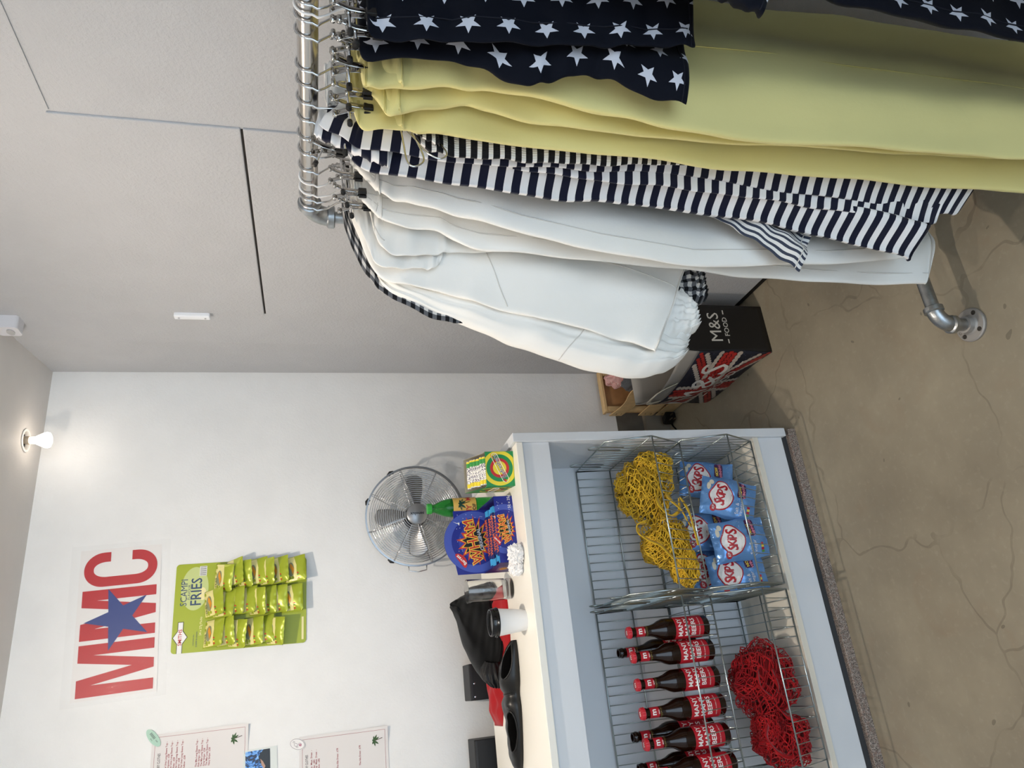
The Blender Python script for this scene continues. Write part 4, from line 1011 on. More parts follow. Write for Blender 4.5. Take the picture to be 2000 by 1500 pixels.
for a, b in (((1.16, 2.49, 0.264), (1.164, 2.56, 0.29)), ((1.246, 2.49, 0.264), (1.25, 2.56, 0.29)), ((1.164, 2.556, 0.264), (1.246, 2.56, 0.29)), ((1.164, 2.49, 0.264), (1.246, 2.494, 0.29))):
    part(MB().box(a, b), 'side', PINE, tr)
rl = thing('paper_roll', 'white cardboard tube lying inside the crate by the carrier bag', 'roll', (1.10, 2.53, 0.17)); O = (1.10, 2.53, 0.17)
part(MB().lathe([(0.026, -0.045), (0.032, -0.045), (0.032, 0.045), (0.026, 0.045)], 24, (1.102, 2.545, 0.205), (-0.5, 0.6, 0.3)), 'tube', mat('card white', 'D9D8D4', 0.6), rl, smooth=True, auto=40)
part(MB().lathe([(0.0, 0.0), (0.0255, 0.0)], 24, (1.098, 2.55, 0.208), (-0.5, 0.6, 0.3)), 'inner_print', mat('green print', '1F4A3A', 0.5), rl)
yb = thing('yellow_packet', 'dark yellow and green packet low inside the fruit crate', 'packet', (1.12, 2.66, 0.02)); O = (1.12, 2.66, 0.02)
part(MB().box((1.085, 2.58, 0.02), (1.15, 2.74, 0.17)), 'body', mat('packet yellow', '8C7A1E', 0.5), yb, bevel=0.012)
part(MB().box((1.083, 2.6, 0.05), (1.086, 2.72, 0.12)), 'label', mat('packet green', '2B4A2A', 0.5), yb)

# carrier bag
o = (1.08, 2.2, 0); O = o
bg = thing('carrier_bag', 'large carrier bag printed with a flag of fruit, on the floor below the jacket', 'bag', o)
BAGIN = mat('grey bag lining', 'A9A49C', 0.5)
BLK = mat('black bag plastic', '1D1B1A', 0.42, bump=0.3, bscale=25)
NVB = mat('blueberry print', '1B1D2B', 0.45)
bx0, bx1, by0, by1, bh = 0.990, 1.168, 2.002, 2.43, 0.345
def left(s, h, off=0.0):       # s: 0 far .. 1 near along the left face, h metres
    k = h / bh
    b = 0.055 * math.sin(PI * min(1, max(0, s)) ** 0.8) * (k ** 0.8) + 0.02 * k * (1 - s)
    return Vector((bx0 - b - off - 0.004 * math.sin(7 * s + 9 * k), lerp(by1 + 0.05 * (1 - k), by0, s), h))
def frontf(a, h, off=0.0):     # a: 0 left .. 1 right across the black end
    k = h / bh
    return Vector((lerp(bx0, bx1, a) - 0.02 * k * (1 - a) * 0, by0 - off + 0.012 * math.sin(PI * a) * k - 0.006 * (1 - abs(2 * a - 1)) * math.sin(PI * k) + 0.01 * k * (1 - a), h))
mb = MB().grid(lambda u, v: left(u, v * 0.285), 24, 16); mb.build('printed_side', NVB, bg, o=o, smooth=True, solid=0.0012)
GTP = mat('grey translucent strip', 'A8A39C', 0.35, trans=0.25)
mb = MB().grid(lambda u, v: left(u, 0.285 + v * 0.062), 24, 5); mb.build('clear_top_strip', GTP, bg, o=o, smooth=True, solid=0.001)
mb = MB().grid(lambda u, v: frontf(u, v * bh), 14, 14); mb.build('end_panel', BLK, bg, o=o, smooth=True, solid=0.0012)
mb = MB().grid(lambda u, v: (bx1, lerp(by0, by1, u), v * bh), 10, 8); mb.build('side_panel', BAGIN, bg, o=o, smooth=True, solid=0.0012)
mb = MB().grid(lambda u, v: (lerp(bx0 - 0.03 * v, bx1, u), by1 + 0.05 * (1 - v) * (1 - u), v * bh), 8, 8); mb.build('far_panel', BAGIN, bg, o=o, smooth=True, solid=0.0012)
mb = MB().box((bx0 + 0.003, by0 + 0.004, 0.0), (bx1 - 0.003, by1 - 0.004, 0.003)); mb.build('base', BLK, bg, o=o)
BERRY = mat('strawberry print', 'A92A25', 0.4, var=0.25, vscale=70); BSL = mat('banana slice print', 'B9ADA0', 0.5, var=0.08, vscale=50)
LW = by1 - by0
Lm = lambda off: (lambda x, y: left(x / LW, max(0.002, min(0.284, y)), off))
def band(p, q, w, rb, rw, off, berries, slices):
    p, q = Vector(p), Vector(q); d = (q - p); L_ = d.length; d.normalize(); n_ = Vector((-d.y, d.x))
    k = int(L_ / (rb * 1.75)); m_ = max(1, int(w / (rb * 1.8)))
    for i in range(k):
        for j in range(m_):
            c = p + d * ((i + 0.5 + 0.5 * (j % 2)) * rb * 1.75) + n_ * ((j - (m_ - 1) / 2) * rb * 1.8)
            if 0.004 < c.x < LW - 0.004 and 0.006 < c.y < 0.28: berries.poly(circ(c.x, c.y, rb * rnd.uniform(0.85, 1.05), n=9), Lm(off + 0.0004 * (i % 2) + 0.0002 * (j % 2)))
    for sg in (-1, 1):
        for i in range(int(L_ / (rw * 1.6))):
            c = p + d * ((i + 0.5) * rw * 1.6) + n_ * sg * (w / 2 + rw * 0.75)
            if 0.004 < c.x < LW - 0.004 and 0.006 < c.y < 0.28: slices.poly(circ(c.x, c.y, rw, rw * 0.85, n=12), Lm(off - 0.0004 + 0.0002 * (i % 2)))
be, sl = MB(), MB()
cxs, cys = LW * 0.42, 0.155
for a, b in (((0.0, 0.29), (LW, 0.0)), ((0.0, 0.0), (LW, 0.29))): band(a, b, 0.036, 0.0085, 0.0105, 0.0016, be, sl)
band((0, cys), (LW, cys), 0.055, 0.0095, 0.0115, 0.0026, be, sl)
band((cxs, 0), (cxs, 0.285), 0.055, 0.0095, 0.0115, 0.0026, be, sl)
be.build('strawberry_print', BERRY, bg, o=o); sl.build('slice_print', BSL, bg, o=o)
dots = MB()
for k in range(150):
    x, y = rnd.uniform(0.01, LW - 0.01), rnd.uniform(0.01, 0.278)
    dots.poly(circ(x, y, 0.0024, n=6), Lm(0.0008))
dots.build('blueberry_print', mat('blueberry bloom', '4A5064', 0.5), bg, o=o)
BW = mat('bag lettering', 'D9D5CC', 0.5)
MB().text('M&S', 0.15, Lm(0.0042), LW * 0.52, 0.175, sub=1).text('FOOD', 0.055, Lm(0.0042), LW * 0.55, 0.085, bold=0.01, sub=1).poly([(LW * 0.80, 0.083), (LW * 0.88, 0.083), (LW * 0.88, 0.089), (LW * 0.80, 0.089)], Lm(0.0042)).poly([(LW * 0.22, 0.083), (LW * 0.30, 0.083), (LW * 0.30, 0.089), (LW * 0.22, 0.089)], Lm(0.0042)).build('lettering', BW, bg, o=o)
Fm = lambda x, y: frontf(x / (bx1 - bx0), y, 0.0016)
wd = bx1 - bx0
MB().text('M&S', 0.062, Fm, wd * 0.52, 0.203, sub=1).text('FOOD', 0.026, Fm, wd * 0.53, 0.160, bold=0.012, sub=1).poly([(wd * 0.17, 0.158), (wd * 0.26, 0.158), (wd * 0.26, 0.1625), (wd * 0.17, 0.1625)], Fm).poly([(wd * 0.80, 0.158), (wd * 0.89, 0.158), (wd * 0.89, 0.1625), (wd * 0.80, 0.1625)], Fm).build('lettering', BW, bg, o=o)
hd = MB(); P_ = smooth_path([tuple(left(0.25, 0.30, 0.004)), tuple(left(0.27, 0.345, 0.012)), tuple(left(0.4, 0.372, 0.012)), tuple(left(0.55, 0.36, 0.01)), tuple(left(0.6, 0.30, 0.004))], 24)
for p in P_: hd.v += [Vector(p) + Vector((0, -0.011, -0.004)), Vector(p) + Vector((0, 0.011, 0.004))]
for i in range(len(P_) - 1): hd.f.append((2 * i, 2 * i + 1, 2 * i + 3, 2 * i + 2))
hd.build('handle', mat('handle tape', 'CFC7B5', 0.5), bg, o=o, smooth=True, solid=0.002)

pl_ = thing('mains_plug', 'black three pin plug lying on the floor beside the counter', 'plug', (1.03, 2.765, 0.0)); O = (1.03, 2.765, 0)
part(MB().prism(rrect(-0.022, -0.025, 0.022, 0.025, 0.009), 0.0, 0.034, lambda x, y, z: (1.03 + x * 0.85 - (z - 0.017) * 0.3, 2.77 + z - 0.017, 0.027 + y)), 'body', BLACKP, pl_, bevel=0.004)
for dx, dz, w in ((-0.012, 0.018, 0.004), (-0.012, 0.034, 0.004), (0.01, 0.026, 0.0045)):
    part(MB().box((1.03 + dx - w, 2.748 - 0.02, dz - 0.002), (1.03 + dx + w * 0.0, 2.754, dz + 0.002)), 'pin', mat('brass pin', '6D6250', 0.4, 0.7), pl_)
part(MB().tube(smooth_path([(1.03, 2.79, 0.02), (1.03, 2.80, 0.01), (1.0, 2.79, 0.0045), (0.96, 2.76, 0.004), (0.85, 2.72, 0.004), (0.72, 2.70, 0.004)], 30), 0.0036, 8), 'cable', BLACKP, pl_, smooth=True)
# ------------------------------------------------------------------ things on the worktop
ZT = 0.972
BLUEB = mat('dark blue card', '1E2A86', 0.35); BLUER = mat('mid blue print', '4557AE', 0.35); CARDIN = mat('grey card inside', 'B9B8B4', 0.6)
BURST_R = mat('burst red', 'C8402A', 0.4); BURST_Y = mat('burst yellow', 'F0C24A', 0.4); BLKP = mat('black print', '111114', 0.4)
LREDM = mat('badge red', 'C22A2C', 0.35)
def burst(mb, cx, cy, rx, ry, mp, n=15, seed=2, ri=0.66):
    q = random.Random(seed); pts = []
    for k in range(2 * n):
        a = 2 * PI * k / (2 * n); f = (1.0 + q.uniform(-0.12, 0.18)) if k % 2 == 0 else ri
        pts.append((cx + rx * f * math.cos(a), cy + ry * f * math.sin(a)))
    return mb.poly(pts, mp)
def bean(cx, cy, s, rot):
    o = []
    for k in range(28):
        a = 2 * PI * k / 28; x = math.cos(a); y = 0.42 * math.sin(a) + 0.22 * x * x - 0.08
        o.append((cx + s * (x * math.cos(rot) - y * math.sin(rot)), cy + s * (x * math.sin(rot) + y * math.cos(rot))))
    return o
def wham(par, mp, s, seed, dots, area):
    """printed artwork: mp(x,y,h) with the burst centred on 0,0"""
    a = lambda h: (lambda x, y: mp(x, y, h))
    m = burst(MB(), 0, 0, 0.072 * s, 0.052 * s, a(0.0006), 17, seed); m.build('burst_print', BURST_R, par)
    m = burst(MB(), 0, 0, 0.060 * s, 0.043 * s, a(0.0010), 17, seed); m.build('burst_print', BURST_Y, par)
    m = burst(MB(), 0, 0, 0.052 * s, 0.036 * s, a(0.0014), 17, seed, 0.75); m.build('burst_print', BLKP, par)
    MB().text('WHAM', 0.046 * s, a(0.0018), 0, 0.007 * s, bold=0.06, rot=0.16, sx=0.95).build('lettering', BURST_Y, par)
    MB().text('WHAM', 0.046 * s, a(0.0022), 0, 0.007 * s, bold=0.0, rot=0.16, sx=0.95).build('lettering', LREDM, par)
    MB().text('ORIGINAL', 0.0155 * s, a(0.0020), 0.006 * s, -0.017 * s, bold=0.03, rot=0.12).build('lettering', mat('grey lettering', 'B9BBC4', 0.4), par)
    MB().poly(bean(-0.056 * s, 0.047 * s, 0.026 * s, 0.6), a(0.0024), 0).build('maker_badge', LREDM, par)
    MB().text('Barratt', 0.0135 * s, a(0.0028), -0.056 * s, 0.048 * s, bold=0.02, rot=0.75).build('badge_lettering', WHITE, par)
    m = MB(); q = random.Random(seed)
    for k in range(dots):
        x, y = q.uniform(*area[0]), q.uniform(*area[1]); m.poly(star_pts(x, y, 0.0014, 0.0007), a(0.0004))
    m.build('star_specks', WHITE, par)
    m = MB().poly([(0.058 * s, 0.052 * s), (0.066 * s, 0.066 * s), (0.06 * s, 0.052 * s), (0.064 * s, 0.044 * s)], a(0.0016)); m.poly([(0.052 * s, 0.046 * s), (0.06 * s, 0.051 * s), (0.061 * s, 0.044 * s)], a(0.0017)); m.build('rocket_print', WHITE, par)

wb = thing('sweet_box', 'blue open display box of chew bars with a round header card', 'box', (0.4365, 2.10, ZT), R(3))
w, d, hf, hb = 0.200, 0.135, 0.058, 0.078
MB().box((-w / 2, 0, 0.0), (w / 2, d, 0.001)).build('base', CARDIN, wb)
fp = MB().box((-w / 2, -0.0008, 0.0), (w / 2, 0.0, hf)).build('front_panel', BLUEB, wb)
mp = lambda x, y, h=0.0: Vector((x, -0.0008 - h, y + 0.031))
m = MB()
for r0, r1 in ((0.075, 0.058), (0.04, 0.0)):
    if r1: 
        for sg in (0, 1):
            pts = [(max(-0.099, min(0.099, p[0])), max(-0.030, min(0.026, p[1]))) for p in circ(0, 0, r0, n=60)]
        m.poly([p for p in pts], lambda x, y: mp(x, y, 0.0001))
m.build('ring_print', BLUER, fp)
m = MB().poly([(max(-0.099, min(0.099, p[0])), max(-0.030, min(0.026, p[1]))) for p in circ(0, 0, 0.058, n=50)], lambda x, y: mp(x, y, 0.00025)); m.build('ring_print', BLUEB, fp)
wham(fp, mp, 0.62, 4, 22, ((-0.095, 0.095), (-0.028, 0.025)))
MB().text('50 x 25g', 0.012, lambda x, y: mp(x, y, 0.0006), 0.082, -0.02, bold=0.0).build('lettering', WHITE, fp)
for sx in (-1, 1):
    sp_ = MB().prism([(0, 0), (d, 0), (d, hb), (0, hf)], 0.0, 0.0009, lambda x, y, z: (sx * (w / 2 - 0.0001) + (z if sx > 0 else -z), x, y)).build('side_panel', mat('purple blue card', '2B2466', 0.35), wb)
    if sx < 0:
        q = lambda x, y, h=0.0: Vector((-w / 2 - 0.0012 - h, d - x, y))
        m = MB().poly(rrect(0.028, 0.012, 0.085, 0.05, 0.003), lambda x, y: q(x, y, 0)); m.build('picture_frame', mat('frame grey', '6A628E', 0.4), sp_)
        m = MB(); burst(m, 0.056, 0.031, 0.02, 0.015, lambda x, y: q(x, y, 0.0006), 11, 5); m.build('burst_print', mat('burst gold', 'C98A34', 0.4), sp_)
hd = [(-w / 2, 0.0), (w / 2, 0.0), (w / 2, 0.16)] + [(p[0] * 1.0, p[1]) for p in circ(0, 0.098, 0.097, n=26, a0=math.asin(0.062 / 0.097), a1=PI - math.asin(0.062 / 0.097))] + [(-w / 2, 0.16)]
hp = MB().prism(hd, 0, 0.0012, lambda x, y, z: (x, d + z, y)).build('header_card', BLUEB, wb)
q2 = lambda x, y, h=0.0: Vector((x, d - h - 0.0002, y + 0.098))
m = MB().poly(circ(0, 0, 0.0965, n=60), lambda x, y: q2(x, y, 0.0)); m.build('ring_print', BLUER, hp)
m = MB().poly(circ(0, 0, 0.074, n=50), lambda x, y: q2(x, y, 0.0002)); m.build('ring_print', BLUEB, hp)
m = MB().poly(circ(0, 0, 0.052, n=50), lambda x, y: q2(x, y, 0.0004)); m.build('ring_print', mat('soft blue print', '34429A', 0.35), hp)
wham(hp, q2, 1.0, 2, 40, ((-0.095, 0.095), (-0.06, 0.055)))
BARB = mat('bar wrapper blue', '1B2A6E', 0.3, 0.2); BARC = mat('bar end light blue', '3FA3DC', 0.3, 0.2); BART = mat('bar print orange', 'C9623C', 0.4)
wc = Vector((0.4365, 2.10, ZT)); ca, sa = math.cos(R(3)), math.sin(R(3))
def inwham(x, y, z): return (wc.x + x * ca - y * sa, wc.y + x * sa + y * ca, wc.z + z)
def chew(label):
    t = thing('chew_bar', label, 'chew bar', (0, 0, 0), 0, 'chew bars in the blue box')
    b = MB().box((-0.066, -0.009, 0.0), (0.066, 0.009, 0.011)).build('wrapper', BARB, t, bevel=0.003)
    for sx in (-1, 1): MB().grid(lambda u, v: (sx * (0.064 + 0.022 * u), lerp(-0.010, 0.010, v), 0.0055 + 0.0012 * math.sin(v * 18)), 3, 16).build('crimped_end', BARC, t, solid=0.0008)
    m = MB().text('WHAM', 0.017, lambda x, y: Vector((x, y, 0.0114)), -0.028, 0, bold=0.03).text('WHAM', 0.017, lambda x, y: Vector((x, y, 0.0114)), 0.03, 0, bold=0.03); m.build('lettering', BART, t)
    return t
CB = [(0.0, 0.020, 0.034, 4, 28, 'chew bar at the front of the blue box'), (-0.004, 0.042, 0.040, -3, 24, 'chew bar second from the front in the blue box'),
      (0.003, 0.065, 0.044, 5, 22, 'chew bar in the middle of the blue box'), (-0.002, 0.088, 0.048, -4, 20, 'chew bar fourth from the front in the blue box'), (0.002, 0.112, 0.052, 2, 18, 'chew bar at the back of the blue box against the header')]
c0 = None
for x, y, z, rz, rx_, lb in CB:
    if c0 is None: c0 = chew(lb); k = c0; k.location = inwham(x, y, z); k.rotation_euler = (R(rx_), 0, R(rz + 3))
    else: dup(c0, inwham(x, y, z), (R(rx_), 0, R(rz + 3)), lb)

# green box of stick sweets
GRB = mat('green card', '1E8A4C', 0.4); YLB = mat('yellow print', 'E8D63C', 0.4); RDB = mat('red print', 'C22E30', 0.4)
rc, ra = Vector((0.606, 2.045, ZT)), R(-8)
rb_ = thing('sweet_box', 'green box of stick sweets with a yellow and red target, at the right end', 'box', rc, ra)
w, d, h = 0.104, 0.150, 0.088
fp = MB().box((-w / 2, -0.0008, 0), (w / 2, 0, h)).build('front_panel', GRB, rb_)
def target(par, mp, cx, cy, sc, lim):
    cl = lambda p: (max(lim[0], min(lim[1], p[0])), max(lim[2], min(lim[3], p[1])))
    for k, (r, c) in enumerate(((0.054, YLB), (0.042, GRB), (0.030, RDB), (0.021, YLB))):
        MB().poly([cl(p) for p in circ(cx, cy, r * sc, n=60)], lambda x, y: mp(x, y, 0.0002 + 0.0003 * k)).build('target_print', c, par)
mp = lambda x, y, hh=0.0: Vector((x, -0.0008 - hh, y))
target(fp, mp, 0.002, 0.045, 0.98, (-0.0515, 0.0515, 0.001, 0.0875))
rr_ = rrect(-0.047, -0.0095, 0.047, 0.0095, 0.0094, 8)
ro = lambda x, y, a=0.42: (x * math.cos(a) - y * math.sin(a) + 0.003, x * math.sin(a) + y * math.cos(a) + 0.044)
m = MB()
for k in range(len(rr_)):
    a, b = rr_[k], rr_[(k + 1) % len(rr_)]
    m.tube([mp(*ro(*a), 0.0015), mp(*ro(*b), 0.0015)], 0.0007, 4)
m.build('outline_print', WHITE, fp)
MB().text('Refreshers', 0.0175, lambda x, y: mp(*ro(x, y), 0.0017), 0.004, 0.0, bold=0.035).build('lettering', mat('white outline lettering', 'F4F4F0', 0.4), fp)
MB().text('Refreshers', 0.0175, lambda x, y: mp(*ro(x, y), 0.0021), 0.004, 0.0, bold=0.0).build('lettering', mat('purple lettering', '3B2A55', 0.4), fp)
MB().poly(bean(-0.036, 0.030, 0.006, 0.6), lambda x, y: mp(x, y, 0.0018)).build('maker_badge', LREDM, fp)
m = MB().poly([(0.026, 0.060), (0.034, 0.064), (0.045, 0.072), (0.036, 0.070)], lambda x, y: mp(x, y, 0.0018)); m.build('streak_print', mat('orange print', 'DD8A2E', 0.4), fp)
sp_ = MB().prism([(0, 0), (d, 0), (d, h + 0.035), (0.03, h), (0, h)], 0, 0.0009, lambda x, y, z: (-w / 2 - z, x, y)).build('side_panel', GRB, rb_)
q = lambda x, y, hh=0.0: Vector((-w / 2 - 0.001 - hh, d - x, y))
target(sp_, q, 0.07, 0.045, 1.0, (0.001, 0.134, 0.001, 0.087))
m = MB()
for k in range(len(rr_)):
    a, b = rr_[k], rr_[(k + 1) % len(rr_)]
    m.tube([q(0.075 + a[0], 0.05 + a[1], 0.0015), q(0.075 + b[0], 0.05 + b[1], 0.0015)], 0.0007, 4)
m.build('outline_print', WHITE, sp_)
MB().text('Refreshers', 0.0175, lambda x, y: q(x, y, 0.0017), 0.075, 0.05, bold=0.02).build('lettering', WHITE, sp_)
MB().text('60 PACKS', 0.009, lambda x, y: q(x, y, 0.0006), 0.108, 0.014, bold=0.02).build('lettering', BLKP, sp_)
MB().prism([(0, 0), (d, 0), (d, h + 0.035), (0.03, h), (0, h)], 0, 0.0009, lambda x, y, z: (w / 2 + z, x, y)).build('side_panel', mat('grey brown card', 'A79F8D', 0.6), rb_)
MB().box((-w / 2, d, 0), (w / 2, d + 0.001, h + 0.036)).build('back_panel', mat('grey brown card', 'A79F8D', 0.6), rb_)
MB().box((-w / 2, 0, 0), (w / 2, d, 0.001)).build('base', CARDIN, rb_)
STY = mat('stick wrapper yellow', 'E6D136', 0.35, var=0.1, vscale=80); STG = mat('stick wrapper green', '3E9A4A', 0.35)
def speckle():
    m = mat('speckled wrapper', 'F0EEE8', 0.35); t = NT(m)
    v = t.new('TexVoronoi'); v.inputs['Scale'].default_value = 260; t.t.links.new(t.new('TexCoord').outputs['Object'], v.inputs['Vector'])
    t.put(t.b.inputs['Base Color'], t.mix(t.m('LESS_THAN', v.outputs['Distance'], 0.42), lin('F0EEE8'), lin('4A4468')))
    return m
STS = speckle()
def stick(label):
    t = thing('sweet_stick', label, 'sweet stick', (0, 0, 0), 0, 'stick sweets in the green box')
    MB().lathe([(0.0, -0.043), (0.007, -0.043), (0.0085, -0.041), (0.0085, 0.041), (0.007, 0.043), (0.0, 0.043)], 14, (0, 0, 0), (1, 0, 0)).build('wrapper', STS, t, smooth=True, auto=40)
    for a, b, c in ((-0.0405, -0.028, STY), (0.022, 0.036, STG), (0.036, 0.041, STY)):
        g = MB().lathe([(0.0087, a), (0.0087, b)], 14, (0, 0, 0), (1, 0, 0)); g.f = g.f[:-2]; g.build('band', c, t, smooth=True)
    return t
s0 = None
ordn = ['nearest', 'second', 'third', 'fourth', 'fifth', 'sixth', 'back']
for j in range(7):
    x, y, z = 0.001 * ((j * 7) % 3 - 1), 0.014 + 0.0175 * j, 0.074 + 0.0065 * j
    p = (rc.x + x * math.cos(ra) - y * math.sin(ra), rc.y + x * math.sin(ra) + y * math.cos(ra), ZT + z)
    lb = 'speckled stick sweet in the green box, %s row from the front' % ordn[j] if 0 < j < 6 else ('speckled stick sweet in the green box, right behind its front panel' if j == 0 else 'speckled stick sweet at the back of the green box, topmost')
    if s0 is None: s0 = stick(lb); s0.location = p; s0.rotation_euler = (0.2 * j, 0, ra)
    else: dup(s0, p, (0.35 * j, 0, ra + R((j * 5) % 7 - 3)), lb)

# palm tree drawing used on the bottle and the price lists
def palm(mb_leaf, mb_trunk, cx, cy, s, mp):
    for a, L in ((2.9, 1.0), (2.2, 0.95), (1.35, 0.8), (0.55, 0.95), (-0.1, 1.0), (3.7, 0.75), (-0.75, 0.75)):
        pts = []; n = 8
        for side in (1, -1):
            for k in (range(n + 1) if side == 1 else range(n - 1, 0, -1)):
                t = k / n; r = t * L * s; wd = 0.16 * s * math.sin(PI * min(1, t * 1.02)) * side
                ax, ay = r * math.cos(a), r * math.sin(a) - 0.30 * s * t * t
                pts.append((cx + ax - wd * math.sin(a), cy + ay + wd * math.cos(a)))
        mb_leaf.poly(pts, mp)
    pts = [(cx - 0.05 * s, cy), (cx + 0.06 * s, cy), (cx + 0.24 * s, cy - 0.7 * s), (cx + 0.42 * s, cy - 1.35 * s), (cx + 0.30 * s, cy - 1.35 * s), (cx + 0.13 * s, cy - 0.7 * s)]
    mb_trunk.poly(pts, mp)

gb = thing('drink_bottle', 'small green plastic drink bottle with a palm tree label', 'bottle', (0.558, 2.315, ZT), R(14))
GRP = mat('green bottle plastic', '2E9E3E', 0.12, trans=0.75, ior=1.35)
rb = 0.031
MB().lathe([(0.0, 0.006), (0.016, 0.003), (0.024, 0.0), (0.029, 0.004), (rb, 0.014), (rb, 0.06), (rb * 0.97, 0.065), (rb, 0.07), (rb, 0.150), (0.0295, 0.164), (0.025, 0.182), (0.018, 0.198), (0.0135, 0.206), (0.0132, 0.212), (0.0155, 0.213), (0.0155, 0.2155), (0.0125, 0.216), (0.0125, 0.226), (0.0, 0.226)], 32).build('body', GRP, gb, smooth=True, auto=60)
cp = []
mb = MB()
for zz, rr in ((0.2155, 0.0162), (0.229, 0.0162), (0.2305, 0.015)):
    for k in range(60):
        a = 2 * PI * k / 60; r_ = rr + (0.0006 if k % 2 else 0.0); mb.v.append(Vector((r_ * math.cos(a), r_ * math.sin(a), zz)))
for j in range(2):
    for k in range(60): mb.f.append((j * 60 + k, j * 60 + (k + 1) % 60, (j + 1) * 60 + (k + 1) % 60, (j + 1) * 60 + k))
mb.f.append(tuple(120 + k for k in range(60))); mb.build('cap', mat('green cap', '2C9A36', 0.35), gb)
TANL = mat('tan label', 'D9B25A', 0.5)
g = MB().lathe([(rb + 0.0005, 0.072), (rb + 0.0005, 0.148)], 32); g.f = g.f[:-2]; lb_ = g.build('label', TANL, gb, smooth=True)
lf, tk = MB(), MB(); palm(lf, tk, -0.004, 0.122, 0.021, cyl(rb, 0.0, 0.0012))
lf.build('palm_print', mat('dark green print', '15402F', 0.5), lb_); tk.build('palm_print', BLKP, lb_)
MB().text('NY', 0.024, cyl(rb, 0.0, 0.0012), -0.024, 0.098, bold=0.02, sub=1).build('lettering', mat('label red', 'B5322A', 0.5), lb_)
MB().text('MA', 0.024, cyl(rb, 0.0, 0.0012), 0.024, 0.098, bold=0.02, sub=1).build('lettering', mat('label red', 'B5322A', 0.5), lb_)
MB().text('OF', 0.016, cyl(rb, 0.0, 0.0012), -0.014, 0.080, bold=0.02, sub=1).build('lettering', BLKP, lb_)

# drinking glass
dg = thing('drinking_glass', 'tall empty clear drinking glass in front of the black cap', 'glass', (0.277, 2.215, ZT))
GLASS = mat('clear glass', 'FDFEFE', 0.02, trans=1.0, ior=1.13, coat=1.0)
MB().lathe([(0.0, 0.0), (0.028, 0.0), (0.0305, 0.002), (0.031, 0.012), (0.0315, 0.016), (0.0335, 0.08), (0.0352, 0.1395), (0.0347, 0.1408), (0.0338, 0.1395), (0.0320, 0.08), (0.0298, 0.022), (0.026, 0.017), (0.0, 0.016)], 40).build('tumbler', GLASS, dg, smooth=True, auto=60)
# paper cup
pc = thing('coffee_cup', 'white paper coffee cup with a black lid near the counter edge', 'cup', (0.172, 2.098, ZT))
MB().lathe([(0.0, 0.006), (0.0265, 0.006), (0.027, 0.0), (0.0285, 0.0), (0.0385, 0.086), (0.037, 0.086)], 36).build('cup', mat('paper cup white', 'E6E6E6', 0.5), pc, smooth=True, auto=50)
LID = mat('glossy black lid', '0C0C0D', 0.15)
ld = MB().lathe([(0.0395, 0.082), (0.0412, 0.083), (0.0412, 0.087), (0.0398, 0.0885), (0.0398, 0.091), (0.0385, 0.0925), (0.0378, 0.102), (0.0362, 0.1045), (0.034, 0.1045), (0.032, 0.099), (0.0, 0.0985)], 40).build('lid', LID, pc, smooth=True, auto=35)
MB().prism(rrect(-0.009, -0.004, 0.009, 0.004, 0.0035), 0, 0.002, lambda x, y, z: (x - 0.004, y - 0.02, 0.0985 + z)).build('sip_tab', LID, ld)
# crumpled tissue
ts = thing('crumpled_tissue', 'crumpled white tissue beside the blue sweet box', 'tissue', (0.345, 2.055, ZT))
TIS = mat('tissue paper', 'EDEBEA', 0.8)
def crum(L, seed):
    def f(u, v):
        th, ph = lerp(0.02, PI - 0.02, v), 2 * PI * u; d = Vector((math.sin(th) * math.cos(ph), math.sin(th) * math.sin(ph), math.cos(th)))
        k = 1 + 0.5 * abs(MN.noise(d * 3.1 + Vector((seed, 0, 0)))) - 0.35 * abs(MN.noise(d * 7 + Vector((0, seed, 0)))) + 0.12 * MN.noise(d * 15)
        return (L[0] + d.x * L[3] * k, L[1] + d.y * L[4] * k, max(ZT + 0.0005, L[2] + d.z * L[5] * k))
    return f
mb = MB()
mb.grid(crum((0.352, 2.05, ZT + 0.020, 0.027, 0.022, 0.024), 2.2), 44, 30, True).build('paper', TIS, ts, o=(0.345, 2.055, ZT))
MB().grid(crum((0.318, 2.072, ZT + 0.017, 0.024, 0.02, 0.022), 6.4), 44, 30, True).build('paper', TIS, ts, o=(0.345, 2.055, ZT))

# clothes heaped on the worktop
BLKC = cloth('black fleece', '0D0D0E', 0.9, 0.2); BLKS = mat('black satin', '101011', 0.36, spec=0.5, bump=0.15, bscale=30); REDC = cloth('red fleece', 'A81C22', 0.9, 0.1)
o = (0.09, 2.46, ZT)
rd = thing('red_cloth', 'red folded cloth lying under the black fleece on the counter', 'cloth', o)
def flatcloth(x0, x1, ya, yb, hz, seed):
    def f(u, v):
        x = lerp(x0, x1, u); y = lerp(ya(u), yb(u), v); e = min(1, 6 * min(v, 1 - v)) * min(1, 9 * min(u, 1 - u))
        return (x, y, ZT + 0.001 + e * (hz + 0.012 * MN.noise((x * 16 + seed, y * 20, 0)) + 0.004 * math.sin(90 * y + 10 * x)))
    return f
MB().grid(flatcloth(-0.112, 0.30, lambda u: 2.50 - 0.20 * min(1, u * 2.0) + 0.02 * math.sin(6 * u), lambda u: 2.615, 0.020, 3), 60, 30).build('folds', REDC, rd, o=o, smooth=True, solid=0.002)
o = (0.16, 2.45, ZT)
bk = thing('black_fleece', 'black fleece garment heaped on the red cloth, with a ruffled elastic cuff', 'garment', o)
